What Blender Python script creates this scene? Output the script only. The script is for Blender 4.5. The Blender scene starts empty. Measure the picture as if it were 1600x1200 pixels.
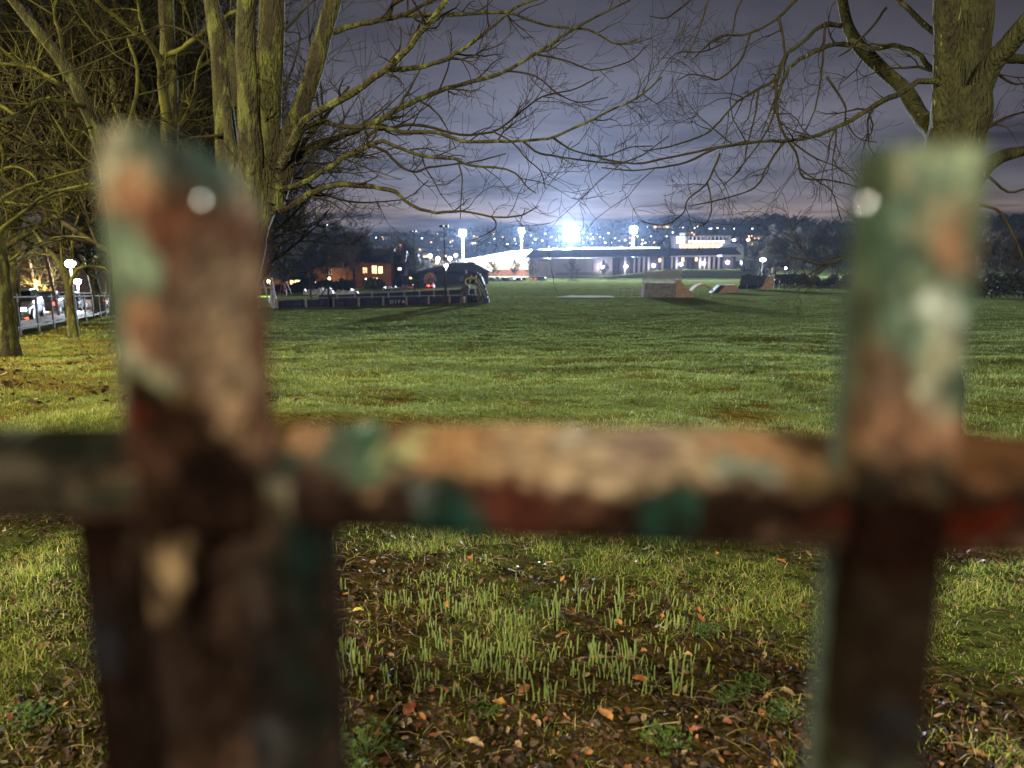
import bpy, math, random
import numpy as np
from mathutils import Vector
random.seed(7); RNG = np.random.default_rng(7)
R = math.radians
scene = bpy.context.scene
C = scene.collection

# ------------------------------------------------------------------ camera
CAM_Z = 1.25; F = 1155.0; PITCH = math.atan((600 - 385) / F)
cam = bpy.data.cameras.new('camera'); camo = bpy.data.objects.new('camera', cam); C.objects.link(camo)
camo.location = (0, 0, CAM_Z); camo.rotation_euler = (math.pi / 2 - PITCH, 0, 0)
cam.sensor_width = 36; cam.lens = 36 * F / 1600
cam.clip_start = 0.02; cam.clip_end = 6000
cam.dof.use_dof = True; cam.dof.focus_distance = 4.4
cam.dof.aperture_fstop = (cam.lens / 1000) / 0.0082
scene.camera = camo

# ------------------------------------------------------------------ world (overcast night sky over a town)
w = bpy.data.worlds.new('World'); scene.world = w; w.use_nodes = True
nt = w.node_tree; N = nt.nodes; L = nt.links; N.clear()
out = N.new('ShaderNodeOutputWorld'); bg = N.new('ShaderNodeBackground')
tc = N.new('ShaderNodeTexCoord'); sp = N.new('ShaderNodeSeparateXYZ'); L.new(tc.outputs['Generated'], sp.inputs[0])
def wmath(op, a, b=None, clamp=False):
    n = N.new('ShaderNodeMath'); n.operation = op; n.use_clamp = clamp
    for i, v in enumerate((a, b)):
        if v is None: continue
        if isinstance(v, (int, float)): n.inputs[i].default_value = v
        else: L.new(v, n.inputs[i])
    return n.outputs[0]
zc = wmath('MAXIMUM', sp.outputs['Z'], 0.0)
den = wmath('ADD', zc, 0.07)
cb = N.new('ShaderNodeCombineXYZ')
L.new(wmath('DIVIDE', sp.outputs['X'], den), cb.inputs[0]); L.new(wmath('DIVIDE', sp.outputs['Y'], den), cb.inputs[1])
cl = N.new('ShaderNodeTexNoise'); cl.inputs['Scale'].default_value = 0.8; cl.inputs['Detail'].default_value = 5; cl.inputs['Roughness'].default_value = 0.55
cl.inputs['Distortion'].default_value = 0.3
L.new(cb.outputs[0], cl.inputs['Vector'])
zj = wmath('ADD', zc, wmath('MULTIPLY', wmath('SUBTRACT', cl.outputs['Fac'], 0.5), wmath('ADD', wmath('MULTIPLY', zc, 0.45), 0.030)))
rp = N.new('ShaderNodeValToRGB'); cr = rp.color_ramp
stops = [(0.0, (.098, .096, .132)), (0.030, (.112, .104, .128)), (0.042, (.27, .205, .175)), (0.060, (.185, .158, .166)),
         (0.085, (.132, .122, .142)), (0.17, (.108, .099, .118)), (0.24, (.072, .064, .073)), (0.33, (.046, .040, .046)), (1.0, (.030, .026, .028))]
cr.elements[0].position = 0; cr.elements[0].color = (*stops[0][1], 1); cr.elements[1].position = 1; cr.elements[1].color = (*stops[-1][1], 1)
for p, c in stops[1:-1]:
    e = cr.elements.new(p); e.color = (*c, 1)
L.new(zj, rp.inputs[0])
cloudv = wmath('ADD', wmath('MULTIPLY', cl.outputs['Fac'], 3.0), -0.52)
# azimuth: brighter over the lit ground, duller to the sides
azn = wmath('ARCTAN2', sp.outputs['X'], sp.outputs['Y'])
azd = wmath('ABSOLUTE', wmath('SUBTRACT', azn, 0.05))
side = wmath('SUBTRACT', 1.06, wmath('MULTIPLY', azd, 0.98)); side = wmath('MAXIMUM', side, 0.25)
mul = wmath('MULTIPLY', cloudv, side)
mx = N.new('ShaderNodeVectorMath'); mx.operation = 'SCALE'; L.new(rp.outputs[0], mx.inputs[0]); L.new(mul, mx.inputs['Scale'])
L.new(mx.outputs[0], bg.inputs['Color']); bg.inputs['Strength'].default_value = .88
L.new(bg.outputs[0], out.inputs[0])

scene.view_settings.view_transform = 'Standard'; scene.view_settings.look = 'None'
scene.view_settings.exposure = .45; scene.view_settings.gamma = 1
cy = scene.cycles
cy.use_denoising = True; cy.max_bounces = 4; cy.diffuse_bounces = 2; cy.glossy_bounces = 2; cy.transmission_bounces = 3
cy.volume_bounces = 0; cy.volume_max_steps = 32; cy.transparent_max_bounces = 6
cy.sample_clamp_indirect = 3; cy.sample_clamp_direct = 0; cy.caustics_reflective = False; cy.caustics_refractive = False

# ------------------------------------------------------------------ helpers: projection and terrain
cp, sn = math.cos(PITCH), math.sin(PITCH)
def ray(px, py):
    a = (px - 800) / F; b = (600 - py) / F
    return (a, cp + b * sn, b * cp - sn)
def P(px, py, Y):
    d = ray(px, py); t = Y / d[1]
    return Vector((d[0] * t, Y, CAM_Z + d[2] * t))
_h = RNG.random((512, 512))
def vnoise(x, y):
    x = np.asarray(x, float); y = np.asarray(y, float)
    xi = np.floor(x).astype(int); yi = np.floor(y).astype(int); fx = x - xi; fy = y - yi
    fx = fx * fx * (3 - 2 * fx); fy = fy * fy * (3 - 2 * fy)
    g = lambda i, j: _h[i % 512, j % 512]
    return (g(xi, yi) * (1 - fx) * (1 - fy) + g(xi + 1, yi) * fx * (1 - fy) + g(xi, yi + 1) * (1 - fx) * fy + g(xi + 1, yi + 1) * fx * fy) - .5
_yk = [-60, -5, 2.5, 8, 20, 50, 100, 180, 350, 520, 2000]
_zk = [.3, 0, 0, -.32, -1.05, -2.95, -6.2, -9.3, -13.0, -14.5, -14.5]      # along the road
_yf = [-60, -5, 2.5, 8, 20, 45, 95, 180, 350, 520, 2000]; _zf = [.3, 0, 0, -.38, -1.55, -3.8, -6.1, -8.9, -13.0, -14.5, -14.5]      # down the open field
def road_line(Y):      # x of the railing beside the road
    return np.interp(Y, [-30, 20, 38, 70, 140, 400], [-4, -13.8, -21.4, -35, -64, -170])
def g(x, y):
    x = np.asarray(x, float); y = np.asarray(y, float)
    z = 0.0; wf = np.clip((x + .54 * y) / (.20 * np.maximum(y, 5)), 0, 1); wf = wf * wf * (3 - 2 * wf)
    for o in (-.12, -.04, .04, .12):
        z = z + (np.interp(y * (1 + o), _yk, _zk) * (1 - wf) + np.interp(y * (1 + o), _yf, _zf) * wf) / 4
    off = x - road_line(y)
    calm = np.clip((off - 0.2) / 2.5, 0, 1)
    z = z + calm * (vnoise(x * .9 + 7, y * .9) * .11 + vnoise(x * 3.1, y * 3.1 + 40) * .02 + vnoise(x * .22, y * .16 + 9) * .30 * np.clip((y - 4) / 10, 0, 1) * np.clip((140 - y) / 100, .2, 1))
    z = z - .25 * np.clip((1.2 - off) / 1.2, 0, 1) * np.clip((y - 6) / 6, 0, 1)
    return z
def gz(x, y): return float(g(x, y))
def G(px, py):
    d = ray(px, py); lo, hi = .3, 500.0
    Ys = np.exp(np.linspace(math.log(.4), math.log(520), 1500))
    t = Ys / d[1]; dz = CAM_Z + d[2] * t - g(d[0] * t, Ys)
    k = np.where(dz < 0)[0]
    i = k[0] if len(k) else len(Ys) - 1
    return Vector((d[0] * t[i], Ys[i], float(g(d[0] * t[i], Ys[i]))))
def S(px, Y): return px * Y / F

# ------------------------------------------------------------------ helpers: objects
class MB:
    def __init__(s): s.v = []; s.f = []; s.c = []
    def quad(s, *p):
        n = len(s.v); s.v += [tuple(q) for q in p]; s.f.append(tuple(range(n, n + len(p))))
    def box(s, c, size, rz=0, taper=1.0, rx=0):
        cx, cyy, cz = c; hx, hy, hz = [q / 2 for q in size]; n = len(s.v); ca, sa = math.cos(rz), math.sin(rz); cxr, sxr = math.cos(rx), math.sin(rx)
        for z in (-1, 1):
            k = 1 if z < 0 else taper
            for x, y in ((-1, -1), (1, -1), (1, 1), (-1, 1)):
                X, Y, Z = x * hx * k, y * hy * k, z * hz
                Y, Z = Y * cxr - Z * sxr, Y * sxr + Z * cxr
                s.v.append((cx + X * ca - Y * sa, cyy + X * sa + Y * ca, cz + Z))
        for f in ((0, 3, 2, 1), (4, 5, 6, 7), (0, 1, 5, 4), (1, 2, 6, 5), (2, 3, 7, 6), (3, 0, 4, 7)): s.f.append(tuple(n + i for i in f))
    def prism(s, poly, depth_vec):      # poly: 3-D points in one plane
        n = len(s.v); k = len(poly); d = Vector(depth_vec)
        s.v += [tuple(p) for p in poly] + [tuple(Vector(p) + d) for p in poly]
        s.f.append(tuple(range(n, n + k))[::-1]); s.f.append(tuple(range(n + k, n + 2 * k)))
        for i in range(k):
            j = (i + 1) % k; s.f.append((n + i, n + j, n + k + j, n + k + i))
    def tube(s, pts, rad, sides=8):
        pts = [Vector(p) for p in pts]; rad = rad if hasattr(rad, '__len__') else [rad] * len(pts)
        ax = (pts[-1] - pts[0]).normalized(); ref = Vector((0, 0, 1)) if abs(ax.z) < .8 else Vector((1, 0, 0))
        n = len(s.v)
        for i, p in enumerate(pts):
            t = (pts[min(i + 1, len(pts) - 1)] - pts[max(i - 1, 0)]).normalized()
            u = t.cross(ref).normalized(); v = t.cross(u)
            for k in range(sides):
                a = 2 * math.pi * k / sides; s.v.append(tuple(p + (u * math.cos(a) + v * math.sin(a)) * rad[i]))
        for i in range(len(pts) - 1):
            for k in range(sides):
                a = n + i * sides + k; b = n + i * sides + (k + 1) % sides; s.f.append((a, b, b + sides, a + sides))
        s.f.append(tuple(range(n, n + sides))[::-1]); m = n + (len(pts) - 1) * sides; s.f.append(tuple(range(m, m + sides)))
    def ball(s, c, r, seg=10, sq=(1, 1, 1)):
        n = len(s.v); rings = seg // 2
        for i in range(rings + 1):
            th = math.pi * i / rings
            for k in range(seg):
                a = 2 * math.pi * k / seg
                s.v.append((c[0] + r * sq[0] * math.sin(th) * math.cos(a), c[1] + r * sq[1] * math.sin(th) * math.sin(a), c[2] + r * sq[2] * math.cos(th)))
        for i in range(rings):
            for k in range(seg):
                a = n + i * seg + k; b = n + i * seg + (k + 1) % seg; s.f.append((a, b, b + seg, a + seg))
    def build(s, name, m, parent=None, smooth=False, colors=None, bevel=0):
        me = bpy.data.meshes.new(name); me.from_pydata(s.v, [], s.f); me.materials.append(m)
        if smooth:
            me.polygons.foreach_set('use_smooth', [True] * len(me.polygons))
        if colors is not None:
            at = me.color_attributes.new('Col', 'FLOAT_COLOR', 'POINT')
            at.data.foreach_set('color', np.concatenate([np.asarray(colors, float), np.ones((len(s.v), 1))], 1).ravel())
        o = bpy.data.objects.new(name, me); C.objects.link(o)
        if parent: o.parent = parent; o.matrix_parent_inverse = parent.matrix_world.inverted() if False else o.matrix_parent_inverse
        if bevel:
            md = o.modifiers.new('edge', 'BEVEL'); md.width = bevel; md.segments = 2; md.limit_method = 'ANGLE'
        return o
def np_mesh(name, verts, faces, m, parent=None, colors=None, smooth=False):   # faces: (n,k) int array
    me = bpy.data.meshes.new(name); verts = np.ascontiguousarray(verts, np.float32); faces = np.ascontiguousarray(faces, np.int32)
    me.vertices.add(len(verts)); me.vertices.foreach_set('co', verts.ravel())
    n, k = faces.shape
    me.loops.add(n * k); me.loops.foreach_set('vertex_index', faces.ravel())
    me.polygons.add(n); me.polygons.foreach_set('loop_start', np.arange(0, n * k, k, dtype=np.int32))
    if smooth: me.polygons.foreach_set('use_smooth', np.ones(n, bool))
    me.update(calc_edges=True); me.materials.append(m)
    if colors is not None:
        at = me.color_attributes.new('Col', 'FLOAT_COLOR', 'POINT')
        at.data.foreach_set('color', np.concatenate([colors, np.ones((len(verts), 1))], 1).astype(np.float32).ravel())
    o = bpy.data.objects.new(name, me); C.objects.link(o)
    if parent: o.parent = parent
    return o
def tag(o, label=None, cat=None, group=None, kind=None):
    if label: o['label'] = label
    if cat: o['category'] = cat
    if group: o['group'] = group
    if kind: o['kind'] = kind
    return o
def thing(name, label, cat, loc=(0, 0, 0), rz=0, group=None):
    o = bpy.data.objects.new(name, None); C.objects.link(o); o.location = loc; o.rotation_euler = (0, 0, rz); o.empty_display_size = .1
    return tag(o, label, cat, group)
def dup(root, loc, rz=0, label=None, group=None, scale=None):
    def cpy(o, par):
        c = o.copy(); C.objects.link(c)
        if par: c.parent = par
        for ch in KIDS.get(o.name, []) or [k for k in o.children]: cpy(ch, c)
        return c
    r = cpy(root, None); r.location = loc; r.rotation_euler = (0, 0, rz)
    if label: r['label'] = label
    if group: r['group'] = group
    if scale: r.scale = (scale,) * 3
    return r
KIDS = {}

# ------------------------------------------------------------------ materials
def mat(name, c1, c2=None, rough=.8, scale=4, metal=0, bump=0, bscale=None, detail=5, spec=.4, attr=False, lo=.35, hi=.65, c3=None, scale3=1.2, lo3=.5, hi3=.62, sss=0, stretch=None, coat=0):
    m = bpy.data.materials.new(name); m.use_nodes = True; t = m.node_tree; b = t.nodes['Principled BSDF']
    b.inputs['Roughness'].default_value = rough; b.inputs['Metallic'].default_value = metal; b.inputs['Specular IOR Level'].default_value = spec
    if coat: b.inputs['Coat Weight'].default_value = coat
    tcn = t.nodes.new('ShaderNodeTexCoord'); vec = tcn.outputs['Object']
    if stretch:
        mp = t.nodes.new('ShaderNodeMapping'); mp.inputs['Scale'].default_value = stretch; t.links.new(vec, mp.inputs[0]); vec = mp.outputs[0]
    def noise(sc, d=detail):
        n = t.nodes.new('ShaderNodeTexNoise'); n.inputs['Scale'].default_value = sc; n.inputs['Detail'].default_value = d; t.links.new(vec, n.inputs['Vector']); return n.outputs['Fac']
    def mr(x, a, bb):
        n = t.nodes.new('ShaderNodeMapRange'); n.inputs[1].default_value = a; n.inputs[2].default_value = bb; t.links.new(x, n.inputs[0]); return n.outputs[0]
    def mix(fac, a, bb, mode='MIX'):
        n = t.nodes.new('ShaderNodeMix'); n.data_type = 'RGBA'; n.blend_type = mode
        if isinstance(fac, float): n.inputs[0].default_value = fac
        else: t.links.new(fac, n.inputs[0])
        for i, v in ((6, a), (7, bb)):
            if isinstance(v, tuple): n.inputs[i].default_value = (*v, 1)
            else: t.links.new(v, n.inputs[i])
        return n.outputs[2]
    col = c1
    if c2 is not None: col = mix(mr(noise(scale), lo, hi), c1, c2)
    if c3 is not None: col = mix(mr(noise(scale3), lo3, hi3), col, c3)
    if attr:
        a = t.nodes.new('ShaderNodeVertexColor'); a.layer_name = 'Col'
        col = mix(1.0, a.outputs['Color'], col, 'MULTIPLY')
    if isinstance(col, tuple): b.inputs['Base Color'].default_value = (*col, 1)
    else: t.links.new(col, b.inputs['Base Color'])
    if bump:
        bn = t.nodes.new('ShaderNodeBump'); bn.inputs['Strength'].default_value = min(bump, 1); bn.inputs['Distance'].default_value = .02 if bump <= 1 else .02 * bump
        t.links.new(noise(bscale or scale * 4, 6), bn.inputs['Height']); t.links.new(bn.outputs[0], b.inputs['Normal'])
    if sss:
        tr = t.nodes.new('ShaderNodeBsdfTranslucent'); ms = t.nodes.new('ShaderNodeMixShader'); ms.inputs[0].default_value = sss
        if isinstance(col, tuple): tr.inputs['Color'].default_value = (*col, 1)
        else: t.links.new(col, tr.inputs['Color'])
        o = t.nodes['Material Output']; t.links.new(b.outputs[0], ms.inputs[1]); t.links.new(tr.outputs[0], ms.inputs[2]); t.links.new(ms.outputs[0], o.inputs[0])
    return m
def emit(name, col, s, noise_=False):
    m = bpy.data.materials.new(name); m.use_nodes = True; t = m.node_tree; b = t.nodes['Principled BSDF']
    b.inputs['Base Color'].default_value = (*[min(c, 1) * .6 for c in col], 1); b.inputs['Emission Color'].default_value = (*col, 1); b.inputs['Emission Strength'].default_value = s
    if noise_:
        tcn = t.nodes.new('ShaderNodeTexCoord'); n = t.nodes.new('ShaderNodeTexNoise'); n.inputs['Scale'].default_value = 1.8; n.inputs['Detail'].default_value = 3
        t.links.new(tcn.outputs['Object'], n.inputs['Vector']); mp = t.nodes.new('ShaderNodeMapRange'); mp.inputs[1].default_value = .35; mp.inputs[2].default_value = .65
        mp.inputs[3].default_value = s * .25; mp.inputs[4].default_value = s * 1.5; t.links.new(n.outputs[0], mp.inputs[0]); t.links.new(mp.outputs[0], b.inputs['Emission Strength'])
    m.cycles.emission_sampling = 'NONE'
    return m
M = {}
M['ground'] = mat('ground', (.105, .138, .042), (.155, .19, .062), .9, 3.2, bump=6.0, bscale=9, c3=(.040, .026, .014), scale3=.75, lo3=.76, hi3=.90, spec=0, attr=True)
M['soil'] = M['ground']
M['grass'] = mat('grass', (1, 1, 1), (.68, .72, .6), .55, 2.0, attr=True, sss=.42, spec=.06)
M['leaf'] = mat('leaf', (1, 1, 1), (.55, .5, .5), .55, 60, attr=True, sss=.12, spec=.28)
M['shoot'] = mat('shoot', (.22, .27, .075), (.12, .19, .065), .5, 40, sss=.3, spec=.4)
M['weed'] = mat('weed', (.035, .070, .016), (.07, .11, .026), .7, 30, spec=.1, sss=.25)
M['bark'] = mat('bark', (.050, .040, .026), (.090, .088, .036), .95, 5, bump=5, bscale=38, c3=(.17, .185, .055), scale3=7, lo3=.52, hi3=.64, detail=7, spec=.1, stretch=(1.5, 1.5, .45))
M['bark_r'] = mat('bark_speckled', (.032, .030, .018), (.062, .064, .026), .95, 6, bump=5, bscale=34, c3=(.24, .26, .10), scale3=15, lo3=.68, hi3=.71, detail=6, spec=.1, stretch=(1.5, 1.5, .45))
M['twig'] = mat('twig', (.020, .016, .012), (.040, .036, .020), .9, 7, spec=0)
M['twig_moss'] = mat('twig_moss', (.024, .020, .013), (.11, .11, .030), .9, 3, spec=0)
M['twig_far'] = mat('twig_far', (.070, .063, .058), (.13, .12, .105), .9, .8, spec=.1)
M['rust_shade'] = mat('rust_paint_shade', (1, 1, 1), (.62, .58, .56), .62, 75, attr=True, bump=.5, bscale=260, spec=0, lo=.3, hi=.7)
M['steel'] = mat('galvanised_steel', (.32, .33, .33), (.22, .22, .22), .5, 12, metal=.4)
M['darkmetal'] = mat('dark_metal', (.02, .022, .025), (.035, .035, .035), .6, 6)
M['glint_bead'] = mat('glint_metal', (.85, .92, 1.0), rough=.2, metal=1.0)
M['asphalt'] = mat('asphalt', (.050, .050, .052), (.028, .028, .03), .28, .6, bump=.3, bscale=30, spec=.5)
M['paving'] = mat('paving', (.16, .155, .145), (.11, .105, .10), .8, 1.2, spec=.05)
M['fieldline'] = mat('field_line', (.17, .20, .11), (.13, .16, .07), .9, 1, spec=0)
M['whiteline'] = mat('white_line', (.75, .75, .72), (.5, .5, .45), .8, 3, spec=0)
M['concrete'] = mat('concrete', (.30, .28, .29), (.17, .16, .17), .85, 1.6, bump=.4, bscale=8)
M['wood'] = mat('ply_wood', (.55, .38, .27), (.36, .23, .16), .8, 1.4, bump=.3, bscale=12, stretch=(1, 1, 3))
M['navy'] = mat('navy_panel', (.035, .042, .14), (.075, .07, .13), .6, 1.3, c3=(.10, .09, .12), scale3=2.2, lo3=.60, hi3=.66)
M['graff'] = mat('graffiti_grey', (.040, .042, .075), (.085, .08, .115), .7, 2.2, bump=.6, bscale=4, c3=(.16, .14, .19), scale3=2.5, lo3=.60, hi3=.66)
M['paintyellow'] = mat('yellow_paint', (.52, .52, .30), (.35, .36, .2), .7, 6)
M['paintwhite'] = mat('pale_paint', (.55, .54, .6), (.35, .35, .4), .7, 6)
M['paintpink'] = mat('pink_paint', (.5, .10, .14), (.35, .07, .1), .7, 6)
M['postgrey'] = mat('post_grey', (.45, .44, .46), (.28, .28, .30), .7, 5)
M['redmetal'] = mat('red_metal', (.32, .04, .04), (.20, .03, .03), .5, 5)
M['tarp'] = mat('tarpaulin', (.62, .62, .66), (.26, .25, .28), .5, 1.1, bump=1.0, bscale=3)
M['slate'] = mat('slate_roof', (.030, .030, .042), (.05, .05, .065), .7, 1.5, bump=.5, bscale=5)
M['brick'] = mat('brick', (.17, .085, .055), (.11, .055, .04), .9, 2.5, spec=.05, bump=.4, bscale=12)
M['darkwall'] = mat('dark_wall', (.045, .035, .045), (.028, .024, .03), .9, .9, spec=0)
M['cream'] = mat('cream_render', (.48, .44, .32), (.34, .31, .24), .85, 1.1)
M['cladding'] = mat('grey_cladding', (.26, .23, .27), (.19, .17, .20), .6, .5, stretch=(6, 6, .3))
M['whiteclad'] = mat('white_cladding', (.78, .78, .8), (.6, .62, .68), .5, .25)
M['hill'] = mat('hill', (.018, .026, .020), (.034, .040, .030), .95, .02, bump=1, bscale=.1)
M['wood_far'] = mat('far_foliage', (.030, .032, .028), (.055, .05, .045), .95, .05)
M['glassdark'] = mat('dark_glass', (.01, .012, .015), rough=.08, spec=.8)
M['tyre'] = mat('tyre', (.012, .012, .012), (.02, .02, .02), .8, 10)
M['rim'] = mat('rim', (.5, .5, .52), rough=.3, metal=.9)
for k, c in dict(silver=(.40, .41, .43), black=(.012, .012, .014), white=(.7, .7, .7), red=(.3, .02, .02), blue=(.03, .06, .16)).items():
    M['car_' + k] = mat('car_paint_' + k, c, tuple(q * .85 for q in c), .3, 1.0, metal=.2, coat=.6)
E_ = {}
E_['flood'] = emit('flood_lamp', (.85, .93, 1.0), 60)
E_['lamp'] = emit('white_lamp', (.86, .90, 1.0), 30)
E_['warm'] = emit('warm_lamp', (1, .72, .38), 16)
E_['winwarm'] = emit('warm_window', (1, .62, .26), 3.2, True)
E_['winwhite'] = emit('white_window', (1, .92, .80), 2.6, True)
E_['winorange'] = emit('orange_window', (1, .50, .22), 3.0, True)
E_['red'] = emit('red_light', (1, .05, .03), 9)
E_['redsoft'] = emit('red_sign', (1, .10, .06), 3)
E_['head'] = emit('headlight', (.9, .95, 1), 60)
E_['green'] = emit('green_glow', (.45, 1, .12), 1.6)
E_['town'] = emit('town_lamp_white', (.80, .90, 1.0), 9)
E_['townwarm'] = emit('town_lamp_warm', (1, .70, .38), 9)
E_['strip'] = emit('strip_fascia_glow', (.95, .97, 1.0), 5)

# ------------------------------------------------------------------ lights (lamps of the place, plus a weak sun added as wide fill)
def light(name, loc, power, col, r=.15, typ='POINT', rot=None, spot=None, blend=.5):
    d = bpy.data.lights.new(name, typ); d.energy = power; d.color = col; d.shadow_soft_size = r
    if spot: d.spot_size = spot; d.spot_blend = blend
    o = bpy.data.objects.new(name, d); C.objects.link(o); o.location = loc
    if rot is not None: o.rotation_euler = Vector(rot).to_track_quat('-Z', 'Y').to_euler()
    return o
sd = bpy.data.lights.new('fill_sun', 'SUN'); sd.energy = .72; sd.angle = R(2.5); sd.color = (1.0, .90, .68)
so = bpy.data.objects.new('fill_sun', sd); C.objects.link(so); so.rotation_euler = Vector((.36, .80, -.48)).to_track_quat('-Z', 'Y').to_euler()
light('street_light_behind', (1.2, -9.0, 7.4), 10500, (1.0, .88, .62), .35)
light('street_light_road', (-15, 11.0, 6.2), 11000, (1.0, .84, .40), .15, 'SPOT', (.12, -.02, -1), R(166), .25)
light('street_light_road_back', (-11, -3.0, 6.5), 3200, (1.0, .86, .52), .15, 'SPOT', (.15, .05, -1), R(168), .25)
FLOODS = [(723, 364, 455, 14, 1.0), (815, 360, 470, 12, .7), (892, 365, 400, 24, 3), (990, 359, 430, 14, 1.0)]
for (px, py, Y, wpx, k) in FLOODS:
    p = P(px, py, Y); light('floodlight_beam', p + Vector((0, -1.2, 0)), 1300000 * k, (.70, .83, 1.0), 1.0) if k < 3 else light('floodlight_beam', p + Vector((0, -1.2, 0)), 9000000, (.76, .87, 1.0), 1.6, 'SPOT', (0, -1, -.12), R(165), .3)

def patchmask(x, y):      # 1 = grass, 0 = bare litter
    a = vnoise(x * 1.5 + 11, y * 1.7 + 3) + .6 * vnoise(x * 4.1, y * 4.3 + 8)
    bed = np.exp(-(((x - .02) / 1.25) ** 4 + ((y - 2.15) / .80) ** 4)); low = np.exp(-(((x + .55) / .55) ** 4 + ((y - 1.55) / .45) ** 4))
    tree = np.exp(-(((x + 2.3) / .8) ** 2 + ((y - 5.8) / 1.1) ** 2)) + np.exp(-(((x - 3.4) / .8) ** 2 + ((y - 5.6) / 1.0) ** 2)); woods = np.clip((-x - .42 * y + 1.5) / 3, 0, .5) * (y > 8)
    return np.clip(.90 + 1.5 * a + .7 * np.clip(4.5 - y, 0, 1) * vnoise(x * 12, y * 12) - 1.12 * bed - .8 * low - .9 * tree - woods, .09, 1)
# ------------------------------------------------------------------ ground, road, hills
xs = np.concatenate([-np.geomspace(700, 3, 110), np.linspace(-2.9, 2.9, 60), np.geomspace(3, 700, 110)])
ys = np.concatenate([np.linspace(-40, .6, 30), np.linspace(.7, 6, 110), np.geomspace(6.06, 560, 260)])
X, Y = np.meshgrid(xs, ys); Z = g(X, Y)
near = np.exp(-np.maximum(Y - 2, 0) / 3) * (np.abs(X) < 4)
Z = Z + vnoise(X * 14, Y * 14) * .022 * near
vid = np.arange(X.size).reshape(X.shape)
fc = np.stack([vid[:-1, :-1], vid[:-1, 1:], vid[1:, 1:], vid[1:, :-1]], -1).reshape(-1, 4)
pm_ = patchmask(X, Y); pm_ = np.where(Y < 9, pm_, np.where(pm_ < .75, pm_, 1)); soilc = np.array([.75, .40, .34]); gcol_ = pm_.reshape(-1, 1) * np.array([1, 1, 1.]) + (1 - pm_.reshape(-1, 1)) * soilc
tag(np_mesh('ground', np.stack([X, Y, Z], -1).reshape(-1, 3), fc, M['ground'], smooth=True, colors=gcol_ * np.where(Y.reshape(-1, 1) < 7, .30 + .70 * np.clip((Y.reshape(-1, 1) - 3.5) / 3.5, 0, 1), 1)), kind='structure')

def strip(name, m, o1, o2, y0, y1, lift, n=160):
    mb = MB(); yy = np.linspace(y0, y1, n)
    for a, b in zip(yy[:-1], yy[1:]):
        q = []
        for (o, y) in ((o1, a), (o2, a), (o2, b), (o1, b)):
            x = float(road_line(y)) + o; q.append((x, y, gz(x, y) + lift))
        mb.quad(*q)
    return tag(mb.build(name, m), kind='structure')
strip('road', M['asphalt'], -10.5, -2.2, 4, 170, .05)
strip('pavement', M['paving'], -2.2, -.3, 4, 170, .16)
strip('far_pavement', M['paving'], -12.8, -10.5, 4, 170, .16)
mb = MB()
for s in np.arange(6, 160, 6.0):
    q = []
    for (o, y) in ((-6.45, s), (-6.25, s), (-6.25, s + 3), (-6.45, s + 3)):
        x = float(road_line(y)) + o; q.append((x, y, gz(x, y) + .058))
    mb.quad(*q)
tag(mb.build('road_marking', M['whiteline']), kind='structure')

# hills: skyline given as elevation (px above the level line) at each bearing
hx = [-900, 300, 420, 560, 700, 800, 930, 960, 1040, 1130, 1200, 1260, 1320, 1420, 1700, 2600]
hy = [372, 371, 369, 372, 367, 360, 357, 350, 346, 349, 344, 348, 350, 345, 340, 345]
az = np.linspace(-.95, .95, 640); ds = np.linspace(560, 1250, 60)
A, D = np.meshgrid(az, ds)
pxx = 800 + np.tan(A) * F; top = np.interp(pxx, hx, hy)
t_ = (D - 560) / 690
Xh = np.tan(A) * D; Yh = D
topz = CAM_Z + (385 - top) / F * 1150
Zh = -15.2 + (topz + 15.2) * np.clip(t_ / .86, 0, 1) ** .72
Zh = Zh + vnoise(Xh / 60, Yh / 60) * 7 * np.clip(t_ * 5, 0, 1) + vnoise(Xh / 11, Yh / 17) * 5.0 * np.clip(t_ * 3, 0, 1) * (vnoise(Xh / 90 + 5, Yh / 90) > -.12)
Zh[-8:] -= np.linspace(0, 30, 8)[:, None]
vid = np.arange(A.size).reshape(A.shape)
fc = np.stack([vid[:-1, :-1], vid[:-1, 1:], vid[1:, 1:], vid[1:, :-1]], -1).reshape(-1, 4)
tag(np_mesh('hill', np.stack([Xh, Yh, Zh], -1).reshape(-1, 3), fc, M['hill'], smooth=True), kind='structure')
def hillz(x, y):
    a = math.atan2(x, y); i = (np.abs(az - a)).argmin(); j = (np.abs(ds - y)).argmin(); return float(Zh[j, i])
def leafcloud(n, cx, cy_, cz, sx, sy, sz, size):
    p = RNG.normal(size=(n, 3)); p /= np.linalg.norm(p, axis=1)[:, None]; p *= RNG.random((n, 1)) ** .33
    return p * np.array([sx, sy, sz]) + np.array([cx, cy_, cz])
def shards(pts, size):
    n = len(pts); a = RNG.normal(size=(n, 3)); a /= np.linalg.norm(a, axis=1)[:, None]; b = RNG.normal(size=(n, 3)); b = np.cross(a, b); b /= np.linalg.norm(b, axis=1)[:, None]
    s = (np.asarray(size) * (.5 + RNG.random(n)))[:, None]
    v = np.stack([pts - a * s, pts + b * s * .5, pts + a * s, pts - b * s * .5], 1).reshape(-1, 3)
    return v, np.arange(n * 4).reshape(n, 4)
pp = []
for i in range(1500):
    a = random.uniform(-.75, .75); d = random.choice((random.uniform(600, 1150), random.uniform(1060, 1170)))
    x, y = math.tan(a) * d, d; h = random.uniform(4, 8)
    pp.append(leafcloud(26, x, y, hillz(x, y) + h * .35, h * .8, h * .8, h * .7, 1))
v, f_ = shards(np.concatenate(pp), 1.6)
tag(np_mesh('far_woodland', v, f_, M['wood_far']), 'dark treetops covering the distant hillside', 'woodland', kind='stuff')

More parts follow.
